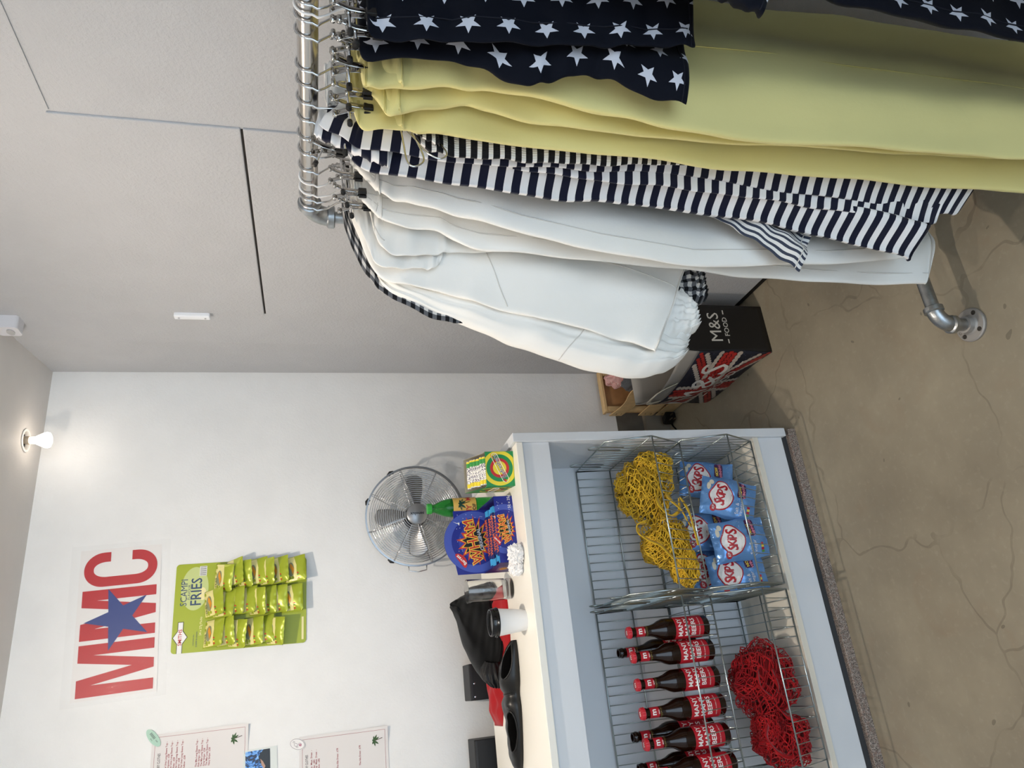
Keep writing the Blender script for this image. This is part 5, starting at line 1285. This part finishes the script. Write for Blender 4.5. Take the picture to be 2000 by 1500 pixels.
l = Loft([(0.262, 1.122, 0.275, 1.121, 2.47, 0.004), (0.225, 1.106, 0.287, 1.098, 2.462, 0.022), (0.13, 1.086, 0.302, 1.066, 2.455, 0.055), (0.05, 1.052, 0.318, 1.03, 2.45, 0.085), (0.012, 1.02, 0.33, 1.005, 2.45, 0.10), (0.006, 0.999, 0.335, 0.985, 2.45, 0.105), (0.012, 0.993, 0.325, 0.978, 2.45, 0.1)], 0.0, [(1.7, 0.004, 0.014, 0.5, 1.2), (3.8, 0.001, 0.006, 2.0, -1.0)], seed=31, nl=60, nt=90, p=2.2)
sew(l, 'body', BLKC, bk, o)
def ruff(u, v):
    a = 2 * PI * u; r = 0.058 * (0.32 + 0.68 * math.sin(PI * (0.12 + 0.80 * v)))
    k = r * (1 + 0.10 * math.sin(15 * a) * (0.25 + v) + 0.12 * MN.noise((math.cos(a) * 2, math.sin(a) * 2, v * 4)))
    return (0.045 - 0.075 * (v - 0.5) + 0.25 * k * math.cos(a), 2.375 + k * math.cos(a) * 0.8 - 0.01 * v, max(ZT + 0.022, 1.015 + k * math.sin(a) * 0.72 - 0.006 * v))
MB().grid(ruff, 150, 26, True).build('ruffled_cuff', mat('black poplin', '121214', 0.6, bump=0.2, bscale=60), bk, o=o, smooth=True)
o = (-0.05, 2.24, ZT)
vs = thing('satin_top', 'black satin garment with two round openings lying along the counter edge', 'garment', o)
def sat(u, v):
    # body lying along x; u runs along it, v goes around
    x = lerp(0.128, -0.222, u); a = 2 * PI * v
    wv = 0.066 * (math.sin(PI * min(1, max(0, u * 0.94 + 0.03))) ** 0.4) * (1 - 0.18 * math.exp(-((u - 0.42) / 0.07) ** 2)) * (1 + 0.1 * u)
    yc = 2.245 + 0.075 * u + 0.02 * math.sin(3 * u)
    hz = 0.040 * (math.sin(PI * min(1, max(0, u * 0.96 + 0.02))) ** 0.5) * (1 + 0.25 * math.sin(7 * u)) * (1 - 0.25 * math.exp(-((u - 0.42) / 0.05) ** 2))
    y = yc - wv * math.cos(a); z = ZT + 0.001 + max(0, math.sin(a)) ** 0.7 * hz * (1.15 + 0.25 * math.cos(a)) + 0.004 * max(0, math.sin(a)) * MN.noise((x * 40, y * 30, 1))
    return (x, y, z)
bdy = MB().grid(lambda u, v: sat(u, v), 70, 40, False); bdy.build('body', BLKS, vs, o=o, smooth=True)
for (u0, u1, lb2) in ((0.03, 0.30, 'r'), (0.55, 0.86, 'l')):
    def op_(a, r):
        u = lerp(u0, u1, 0.5 + 0.5 * r * math.cos(2 * PI * a)); v = 0.115 + 0.075 * r * math.sin(2 * PI * a)
        p = Vector(sat(u, v)); return p + Vector((0, -0.0018, 0.0014))
    MB().grid(lambda a, r: op_(a, r), 36, 5, True).build('opening', mat('inside black', '030303', 0.95, spec=0.05), vs, o=o, smooth=True)
    MB().tube([op_(k / 40, 1.0) for k in range(40)], 0.0022, 6, closed=True).build('piping', BLKS, vs, o=o, smooth=True)
MB().tube([Vector(sat(0.42, k / 30)) + Vector((0, 0, 0.001)) for k in range(1, 15)], 0.0022, 6).build('seam', BLKS, vs, o=o, smooth=True)

# black cabinets behind the counter
for (x0, x1, lb) in ((-0.03, 0.09, 'black box standing behind the counter, right of the gap by the black fleece'), (-0.62, -0.153, 'black box standing behind the counter at the picture edge')):
    t = thing('equipment_box', lb, 'box', ((x0 + x1) / 2, 2.76, 0)); O = ((x0 + x1) / 2, 2.76, 0)
    part(MB().box((x0, 2.70, 0.0), (x1, 2.815, 1.031)), 'case', mat('matt black case', '18191C', 0.55), t, bevel=0.003)
    part(MB().box((x0 + 0.003, 2.6985, 1.021), (x1 - 0.003, 2.70, 1.027)), 'edge_strip', mat('dark grey strip', '2B2C30', 0.5), t)
    if x0 > -0.1:
        for x in (x0 + 0.012, x0 + 0.055): part(MB().lathe([(0.0035, 0), (0.003, 0.002), (0, 0.0025)], 10, (x, 2.70, 1.015), (0, -1, 0)), 'screw', CHROME, t)

# ------------------------------------------------------------------ pedestal fan behind the counter
FC = Vector((0.636, 2.735, 1.183))
fan = thing('pedestal_fan', 'chrome wire pedestal fan standing behind the counter by the wall', 'fan', (FC.x, FC.y, 0)); O = (FC.x, FC.y, 0)
FAX = Vector((-0.10, -1, 0.02)).normalized()
fu = Vector((1, -0.10, 0)).normalized(); fw = fu.cross(FAX).normalized()
if fw.z < 0: fw = -fw
def fp3(r, a, dd): return FC + (fu * math.cos(a) + fw * math.sin(a)) * r + FAX * dd
def frings(name, d0, sgn):
    mb = MB()
    for k in range(17):
        r = lerp(0.046, 0.172, k / 16); dd = d0 + sgn * 0.042 * math.sqrt(max(0, 1 - (r / 0.184) ** 2))
        mb.tube([fp3(r, 2 * PI * i / 56, dd) for i in range(56)], 0.0010, 5, closed=True)
    for k in range(8):
        a = 2 * PI * k / 8 + 0.3
        mb.tube([fp3(lerp(0.03, 0.186, q / 8), a, d0 + sgn * 0.042 * math.sqrt(max(0, 1 - (lerp(0.03, 0.186, q / 8) / 0.188) ** 2)) - 0.001 * sgn) for q in range(9)], 0.0016, 6)
    return part(mb, name, mat('fan chrome', 'C6C7C9', 0.16, 1.0), fan, smooth=True)
frings('front_grille', 0.008, 1); frings('rear_grille', -0.008, -1)
mb = MB()
prof = [(0.183, -0.010), (0.189, -0.010), (0.189, 0.010), (0.183, 0.010)]
for rr, dd in prof:
    for i in range(72): mb.v.append(fp3(rr, 2 * PI * i / 72, dd))
for j in range(4):
    for i in range(72): mb.f.append((j * 72 + i, j * 72 + (i + 1) % 72, ((j + 1) % 4) * 72 + (i + 1) % 72, ((j + 1) % 4) * 72 + i))
rim = part(mb, 'rim', mat('fan rim steel', '9A9B9D', 0.3, 1.0), fan, smooth=True, auto=40)
for a in (0.5, 1.25, 2.6, 3.9):
    part(MB().tube([fp3(0.186, a - 0.06, 0.0), fp3(0.191, a, 0.0), fp3(0.186, a + 0.06, 0.0)], 0.007, 8), 'rim_clip', BLACKP, rim, smooth=True)
hub = part(MB().lathe([(0.0, 0.056), (0.034, 0.055), (0.0385, 0.052), (0.0395, 0.046), (0.036, 0.042), (0.0, 0.042)], 36, FC, FAX), 'badge', mat('badge grey', '8E9093', 0.3, 0.7), fan, smooth=True, auto=40)
bm_ = lambda x, y: FC + FAX * 0.0565 + fw * x - fu * y
part(MB().text('senolux', 0.0165, bm_, 0, 0, bold=0.02), 'lettering', BLKP, hub)
BL = mat('brushed blade', 'A9AAAC', 0.28, 0.9)
part(MB().lathe([(0.0, 0.028), (0.026, 0.024), (0.028, 0.0), (0.028, -0.006), (0.0, -0.008)], 28, FC, FAX), 'hub', BL, fan, smooth=True, auto=40)
for k in range(4):
    a0 = PI / 2 * k - 0.12
    def bl(u, v):
        r = lerp(0.024, 0.158, u); wd = (0.35 + 0.75 * u ** 0.7) * (0.085 / (r + 0.06)) * 1.25
        a = a0 + (v - 0.5) * wd + 0.18 * u; rr = r - (0.016 * (2 * v - 1) ** 2 + 0.008 * v) * u
        return fp3(rr, a, 0.012 + (v - 0.5) * (0.030 - 0.010 * u))
    part(MB().grid(bl, 18, 10), 'blade', BL, fan, smooth=True, solid=0.0014)
part(MB().lathe([(0.0, -0.014), (0.035, -0.016), (0.042, -0.03), (0.042, -0.066), (0.03, -0.078), (0, -0.08)], 28, FC, FAX), 'motor', mat('motor dark', '222326', 0.4), fan, smooth=True, auto=40)
part(MB().tube([fp3(0.188, PI - 0.18, 0.0), fp3(0.205, PI - 0.16, 0.0), fp3(0.208, PI, 0.0), fp3(0.205, PI + 0.16, 0.0), fp3(0.188, PI + 0.18, 0.0)], 0.0022, 8), 'handle', CHROME, fan, smooth=True)
PB = FC - FAX * 0.045
part(MB().tube([(PB.x, PB.y + 0.0, 1.13), (PB.x, PB.y + 0.0, 0.02)], 0.0125, 16), 'pole', GALV, fan, smooth=True)
part(MB().lathe([(0.0, 0.0), (0.085, 0.0), (0.085, 0.010), (0.03, 0.022), (0.0, 0.024)], 32, (PB.x, 2.745, 0)), 'base', GALV, fan, smooth=True, auto=40)

# ------------------------------------------------------------------ things on the back wall
YP = YW - 0.001
def rotmap(cx, cz, ang, off=0.0):
    c, s = math.cos(ang), math.sin(ang)
    return lambda x, z, h=0.0: Vector((cx + x * c - z * s, YP - off - h, cz + x * s + z * c))
o = (0.35, YP, 2.20); O = o
sg = thing('poster', 'sign with big red letters and a blue star in a clear plastic sleeve', 'sign', o)
mp = rotmap(0.351, 2.202, R(2.4))
part(MB().poly([(-0.246, -0.128), (0.246, -0.128), (0.246, 0.130), (-0.246, 0.130)], lambda x, y: mp(x, y, 0.001)), 'paper', mat('poster paper', 'E6E4E3', 0.5), sg)
M_ = [(0, 0), (0, 1), (.333, 1), (.507, .29), (.667, 1), (1, 1), (1, 0), (.79, 0), (.79, .80), (.607, 0), (.42, 0), (.22, .81), (.21, 0)]
LH = 0.232
MWd = 0.164
PR = mat('poster red', 'B51C26', 0.45); PBl = mat('poster blue', '20397F', 0.45)
for x0 in (-0.236, -0.236 + MWd + 0.014):
    part(MB().poly([(x0 + p[0] * MWd, -LH / 2 + p[1] * LH) for p in M_], lambda x, y: mp(x, y, 0.0022)), 'letter', PR, sg)
xc0, cw = -0.236 + 2 * MWd + 0.024, 0.118
def rc_(ix, iy, rx_, ry_, n=10):
    o_ = []
    for (qx, qy, a) in ((xc0 + cw - ix - rx_, LH / 2 - iy - ry_, 0), (xc0 + ix + rx_, LH / 2 - iy - ry_, PI / 2), (xc0 + ix + rx_, -LH / 2 + iy + ry_, PI), (xc0 + cw - ix - rx_, -LH / 2 + iy + ry_, 1.5 * PI)):
        o_ += [(qx + rx_ * math.cos(a + PI / 2 * k / n), qy + ry_ * math.sin(a + PI / 2 * k / n)) for k in range(n + 1)]
    return o_
out = [(xc0 + cw, 0.034)] + rc_(0, 0, 0.058, 0.062) + [(xc0 + cw, -0.034)]
inn = [(xc0 + cw - 0.033, -0.034)] + rc_(0.033, 0.030, 0.024, 0.04)[::-1] + [(xc0 + cw - 0.033, 0.034)]
part(MB().poly(out + inn, lambda x, y: mp(x, y, 0.0022)), 'letter', PR, sg)
part(MB().poly(star_pts(0.006, -0.002, 0.108, 0.041, 5, PI / 2 + 0.05), lambda x, y: mp(x, y, 0.0032)), 'star', PBl, sg)
SLV = bpy.data.materials.new('clear plastic sleeve'); SLV.use_nodes = True; t_ = NT(SLV)
t_.b.inputs['Base Color'].default_value = (0.95, 0.95, 0.95, 1); t_.b.inputs['Alpha'].default_value = 0.03; t_.b.inputs['Roughness'].default_value = 0.12
nz = t_.noise(9, 4, 0.6, None, 1.5); t_.bump(nz.outputs[0], 0.9, 0.012)
part(MB().grid(lambda u, v: mp(lerp(-0.262, 0.262, u), lerp(-0.158, 0.158, v), 0.0045 + 0.0025 * MN.noise((u * 7, v * 4, 0)) + 0.0015 * MN.noise((u * 23, v * 14, 3))), 50, 30), 'sleeve', SLV, sg, smooth=True)

# pub snack card
o = (0.3735, YP, 1.806); O = o
sc = thing('snack_card', 'lime green hanging card holding rows of small snack packets', 'card', o)
LIME = mat('lime card', 'A3B02E', 0.35); LIMEL = mat('pale lime card', 'C5D08A', 0.35)
mp = rotmap(0.3735, 1.806, R(0.0), 0.002)
CW, CH = 0.302, 0.446
sc_card = part(MB().prism(rrect(-CW / 2, -CH / 2, CW / 2, CH / 2, 0.012), 0, 0.0015, lambda x, y, z: mp(x, y, z)), 'backing_card', LIME, sc)
cm = lambda x, z, h=0.0: mp(x - CW / 2, CH / 2 - z, 0.0018 + h)
def fl(x, y, h=0.0): return cm(x, -y, h)
MB_ = lambda: MB()
part(MB().poly(circ(0.215, -0.065, 0.075, 0.045, 40), lambda x, y: fl(x, y)), 'glow_print', LIMEL, sc)
SBL = mat('navy lettering', '2E4468', 0.5); CRM = mat('cream print', 'EDE3A8', 0.45)
part(MB().text('SCAMPI', 0.031, lambda x, y: fl(x, y, 0.0006), 0.203, -0.030, sx=0.9), 'lettering', SBL, sc)
part(MB().text('FLAVOUR', 0.012, lambda x, y: fl(x, y, 0.0006), 0.203, -0.047), 'lettering', SBL, sc)
part(MB().text('FRIES', 0.050, lambda x, y: fl(x, y, 0.0006), 0.203, -0.070, bold=0.01, sx=0.85), 'lettering', SBL, sc)
part(MB().text('24 x 27g Packs', 0.0105, lambda x, y: fl(x, y, 0.0006), 0.085, -0.092, bold=0.01), 'lettering', CRM, sc)
part(MB().poly(circ(0.195, -0.092, 0.022, 0.012, 24), lambda x, y: fl(x, y, 0.0004)), 'picture_print', CRM, sc)
part(MB().poly(rrect(0.258, -0.102, 0.292, -0.078, 0.001), lambda x, y: fl(x, y, 0.0004)), 'barcode', WHITE, sc)
m = MB()
for k in range(13): m.poly([(0.26 + 0.0024 * k, -0.100), (0.26 + 0.0024 * k + (0.0006 if k % 3 else 0.0013), -0.100), (0.26 + 0.0024 * k + (0.0006 if k % 3 else 0.0013), -0.080), (0.26 + 0.0024 * k, -0.080)], lambda x, y: fl(x, y, 0.0008))
part(m, 'barcode_lines', BLKP, sc)
part(MB().poly([(0.0, -0.017), (0.03, -0.017), (0.052, -0.002), (0.074, -0.017), (0.104, -0.017), (0.104, -0.036), (0.074, -0.036), (0.052, -0.051), (0.03, -0.036), (0.0, -0.036)], lambda x, y: fl(x, y, 0.0004)), 'emblem', mat('emblem dark', '3A3F22', 0.4), sc)
part(MB().poly([(0.0, -0.019), (0.031, -0.019), (0.052, -0.0045), (0.073, -0.019), (0.102, -0.019), (0.102, -0.034), (0.073, -0.034), (0.052, -0.0485), (0.031, -0.034), (0.0, -0.034)], lambda x, y: fl(x, y, 0.0008)), 'emblem', WHITE, sc)
part(MB().text('SMITHS', 0.0165, lambda x, y: fl(x, y, 0.0012), 0.052, -0.0265, bold=0.015), 'lettering', LREDM, sc)
part(MB().text('CONTAINS: FISH', 0.005, lambda x, y: fl(x, y, 0.0006), 0.04, -0.070), 'lettering', SBL, sc)
part(MB().text('SCAMPI & LEMON', 0.0065, lambda x, y: fl(x, y, 0.0006), 0.042, -0.080), 'lettering', SBL, sc)
part(MB().poly([(0.001, -0.36), (0.301, -0.36), (0.301, -0.34), (0.001, -0.34)], lambda x, y: fl(x, y, 0.0004)), 'fold_line', mat('dark lime', '7F8F2A', 0.4), sc)
part(MB().poly(rrect(0.012, -0.437, 0.09, -0.43, 0.001), lambda x, y: fl(x, y, 0.0004)), 'small_print', CRM, sc)
LIMF = mat('lime film', 'A5B233', 0.25, 0.15); FLAVC = mat('pack cream', 'E6DC93', 0.3); ORG = mat('pack orange', 'D8912F', 0.35); PGR = mat('pack dark green', '55632F', 0.4)
def snack(label):
    t = thing('snack_packet', label, 'snack packet', (0, 0, 0), 0, 'snack packets on the lime green card')
    w_, h_, th = 0.094, 0.080, 0.011
    def sf(x, z, side=-1, off=0.0):
        a = min(1, abs(x) / (w_ / 2)); zz = (z + h_ / 2) / (h_ / 2); b = min(1, abs(zz))
        return Vector((x, side * (th * (1 - a ** 2.2) ** 0.7 * (1 - b ** 2.6) ** 0.7 + off) + 0.0022 * MN.noise((x * 45, z * 40, 1)) + 0.0012 * math.sin(x * 300) * max(0, b - 0.75) * 3, z))
    mb = MB()
    mb.grid(lambda u, v: sf((u - 0.5) * w_, -v * h_, -1), 18, 18); mb.build('front_film', LIMF, t, smooth=True)
    MB().grid(lambda u, v: sf((u - 0.5) * w_, -v * h_, 1), 18, 18).build('back_film', SILV, t, smooth=True)
    f1 = lambda x, y: sf(x, y, -1, 0.0007); f2 = lambda x, y: sf(x, y, -1, 0.0013); f3 = lambda x, y: sf(x, y, -1, 0.0019)
    MB().poly([(-0.044, -0.005), (0.044, -0.005), (0.044, -0.040), (0.01, -0.050), (-0.044, -0.047)], f1, 2).build('cream_print', FLAVC, t)
    MB().poly(circ(-0.002, -0.028, 0.026, 0.0125, 24), f2, 1).build('plate_print', mat('plate grey green', '8A9070', 0.4), t)
    MB().poly([(-0.024, -0.034), (-0.006, -0.030), (0.006, -0.024), (0.022, -0.026), (0.012, -0.034), (-0.004, -0.041)], f3, 1).build('prawn_print', ORG, t)
    MB().text('FRIES', 0.014, f3, -0.018, -0.014, bold=0.01, rot=0.1).build('lettering', PGR, t)
    for k, c in enumerate((LREDM, PYEL, GRN, LREDM)): MB().poly(rrect(-0.040 + 0.006 * k, -0.055, -0.0355 + 0.006 * k, -0.049, 0.0006), f2).build('nutrition_mark', c, t)
    return t
cols = [(0.052, (0.172, 0.208, 0.247, 0.302, 0.338, 0.372), 'left'), (0.154, (0.168, 0.204, 0.236, 0.276, 0.308, 0.344, 0.382, 0.434), 'middle'), (0.250, (0.196, 0.230, 0.260, 0.312, 0.336, 0.384, 0.444), 'right')]
onames = ['topmost', 'second', 'third', 'fourth', 'fifth', 'sixth', 'seventh', 'lowest']
s0 = None; q = random.Random(5)
for cx_, bots, cn in cols:
    nb = len(bots)
    for i, b in enumerate(bots):
        nm = 'lowest' if i == nb - 1 else onames[i]
        lb = 'lime snack packet, %s%s in the %s column of the card' % (nm, '' if nm in ('topmost', 'lowest') else ' from the top', cn)
        tl = 33 if i < nb - 1 else 16
        if i > 0 and bots[i] - bots[i - 1] < 0.035: tl = 38
        tl += q.uniform(-9, 9)
        top = b - 0.080 * math.cos(R(tl))
        p = mp(cx_ - CW / 2 + q.uniform(-0.003, 0.003), CH / 2 - top, 0.013)
        rot = (R(-tl), R(q.uniform(-5, 5)), R(q.uniform(-10, 10)))
        if s0 is None: s0 = snack(lb); s0.location = p; s0.rotation_euler = rot
        else: dup(s0, p, rot, lb)

# price lists
PAPER = mat('price paper', 'DEDBDA', 0.6); MRED = mat('dull red ink', '9A4048', 0.6); INK = mat('black ink', '1B1B1D', 0.6)
def pricelist(label, xr, zt, ang, blocks, head, headz):
    o_ = (xr - 0.105, YP, zt - 0.148)
    t = thing('price_list', label, 'price list', o_)
    c, s = math.cos(ang), math.sin(ang)
    mp_ = lambda x, y, h=0.0: Vector((xr + x * c - y * s, YP - 0.0015 - h - 0.010 * max(0, (0.06 + x) / 0.06) * max(0, (-y - 0.2) / 0.1), zt + x * s + y * c))
    MB().grid(lambda u, v: mp_(lerp(-0.21, 0, u), lerp(-0.297, 0, v)), 12, 12).build('paper', PAPER, t, o=o_, smooth=True)
    m = MB(); W_ = 0.0009
    for a, b in (((-0.2, -0.010), (-0.010, -0.010)), ((-0.010, -0.010), (-0.010, -0.287)), ((-0.010, -0.287), (-0.2, -0.287)), ((-0.2, -0.287), (-0.2, -0.010))):
        m.poly([(min(a[0], b[0]) - W_ / 2, min(a[1], b[1]) - W_ / 2), (max(a[0], b[0]) + W_ / 2, min(a[1], b[1]) - W_ / 2), (max(a[0], b[0]) + W_ / 2, max(a[1], b[1]) + W_ / 2), (min(a[0], b[0]) - W_ / 2, max(a[1], b[1]) + W_ / 2)], lambda x, y: mp_(x, y, 0.0004), 2)
    m.build('border', MRED, t, o=o_)
    MB().text(head, 0.0115, lambda x, y: mp_(x, y, 0.0005), -0.058, headz, align='RIGHT', bold=0.01, sx=0.62).build('heading', INK, t, o=o_)
    for z, ls in blocks:
        m = MB()
        for k, s_ in enumerate(ls): m.text(s_, 0.0076, lambda x, y: mp_(x, y, 0.0005), -0.112, z - 0.0079 * k, align='LEFT', bold=0.02)
        m.build('lettering', MRED, t, o=o_)
    lf, tk = MB(), MB(); palm(lf, tk, -0.042, -0.252, 0.019, lambda x, y: mp_(x, y, 0.0006))
    lf.build('palm_print', mat('palm green', '3C5A34', 0.6), t, o=o_); tk.build('palm_print', mat('palm brown', '4A3A30', 0.6), t, o=o_)
    return t
pricelist('upper paper price list with red border and a palm tree, under the green oval sticker', -0.022, 2.066, R(0.3),
    [(-0.046, ['The Uma Long Sleeve Top -', 'Turquoise : £58', 'The Uma Long Sleeve Top -', 'White : £58', 'The Uma Long Sleeve Top -', 'Grey : £58', 'The Uma Long Sleeve Top -', 'Yellow : £58']),
     (-0.138, ['The Mia Long Sleeve Top -', 'Pink Stripe : £58', 'The Mia Long Sleeve Top -', 'Grey Stripe : £58', 'The Mia Long Sleeve Top -', 'Navy Stripe : £58'])], 'MERRY CLOTHES', -0.024)
pricelist('lower paper price list with red border and a palm tree, beside the white oval sticker', -0.082, 1.604, R(0.5),
    [(-0.04, ['Hetty  Maya  Dress  -', 'White : £82', 'Hetty  Maya  Dress  -', 'Yellow : £82']), (-0.125, ['The Ella Dress : £78']), (-0.20, ['The Isla Dress : £78'])], 'MERRY CLOTHES', -0.024)
def sticker(name, label, cx_, cz_, rx_, ry_, ang, mt):
    t = thing(name, label, 'sticker', (cx_, YP - 0.004, cz_))
    mp_ = rotmap(0, 0, ang); f = lambda x, y, h: (x * math.cos(ang) - y * math.sin(ang), -h, x * math.sin(ang) + y * math.cos(ang))
    MB().prism(circ(0, 0, rx_, ry_, 32), 0, 0.0012, f).build('backing', mt, t); return t, f
st, f = sticker('oval_sticker', 'pale green oval sticker with a barcode on the corner of the upper price list', -0.032, 2.062, 0.033, 0.0135, R(38), mat('mint sticker', '9FC6B4', 0.4))
m = MB()
for k in range(14): m.poly([(-0.004 + 0.0016 * k, -0.006), (-0.004 + 0.0016 * k + (0.0005 if k % 3 else 0.001), -0.006), (-0.004 + 0.0016 * k + (0.0005 if k % 3 else 0.001), 0.002), (-0.004 + 0.0016 * k, 0.002)], lambda x, y: f(x, y, 0.0016))
m.build('barcode_lines', INK, st); MB().text('TOP', 0.005, lambda x, y: f(x, y, 0.0016), 0.0, 0.007).build('lettering', INK, st); MB().text('8491', 0.005, lambda x, y: f(x, y, 0.0016), -0.014, -0.002).build('lettering', INK, st)
st, f = sticker('oval_sticker', 'white oval sticker with a small line drawing on the corner of the lower price list', -0.103, 1.610, 0.026, 0.0175, R(70), mat('white sticker', 'E9E7E6', 0.4))
m = MB().ring((0, 0, 0), (0, 0, 1), 0.001, 0.0001, 8, 4); m = MB()
m.tube([f(0.0235 * math.cos(a), 0.0155 * math.sin(a), 0.0014) for a in [2 * PI * k / 40 for k in range(40)]], 0.0004, 4, closed=True)
for cx_, cy_, r_ in ((0.004, 0.003, 0.006), (-0.008, -0.002, 0.005), (0.013, -0.003, 0.003), (-0.002, 0.008, 0.003)): m.tube([f(cx_ + r_ * math.cos(a), cy_ + r_ * 0.7 * math.sin(a), 0.0014) for a in [2 * PI * k / 18 for k in range(18)]], 0.0004, 4, closed=True)
m.build('line_drawing', mat('drawing ink', '4A4258', 0.5), st)
MB().poly(circ(-0.010, 0.0, 0.005, 0.004, 14), lambda x, y: f(x, y, 0.0015)).build('pink_spot', mat('pink spot', 'C68FA0', 0.5), st)
o = (-0.145, YP, 1.728); O = o
po = thing('instant_photo', 'instant photo with a blue picture on the wall between the two price lists', 'photo', o)
mp = rotmap(-0.145, 1.728, R(2.0))
part(MB().prism([(-0.044, -0.0535), (0.044, -0.0535), (0.044, 0.0535), (-0.044, 0.0535)], 0.001, 0.002, lambda x, y, z: mp(x, y, z)), 'frame', mat('instant photo frame', 'D5DBD8', 0.35), po)
pm = mat('blue photo print', '5AA0E6', 0.25); t_ = NT(pm); n_ = t_.noise(30, 4, 0.6, None, 2.5)
t_.put(t_.b.inputs['Base Color'], t_.mix(t_.ramp(n_.outputs[0], 0.44, 0.5), lin('16233F'), t_.mix(t_.ramp(n_.outputs[0], 0.5, 0.62), lin('3F86DD'), lin('9CCBF2'))))
part(MB().poly([(-0.039, -0.031), (0.039, -0.031), (0.039, 0.047), (-0.039, 0.047)], lambda x, y: mp(x, y, 0.0024)), 'picture', pm, po)
part(MB().poly([(-0.039, -0.031), (0.039, -0.031), (0.039, -0.010), (0.02, 0.006), (0.0, 0.002), (-0.012, -0.012), (-0.039, -0.014)], lambda x, y: mp(x, y, 0.0028)), 'picture_detail', mat('photo dark', '121316', 0.3), po)
part(MB().poly([(-0.02, -0.012), (-0.008, -0.004), (0.012, 0.0), (0.004, -0.008), (-0.012, -0.016)], lambda x, y: mp(x, y, 0.0032)), 'picture_detail', mat('photo skin', 'B08E7A', 0.4), po)
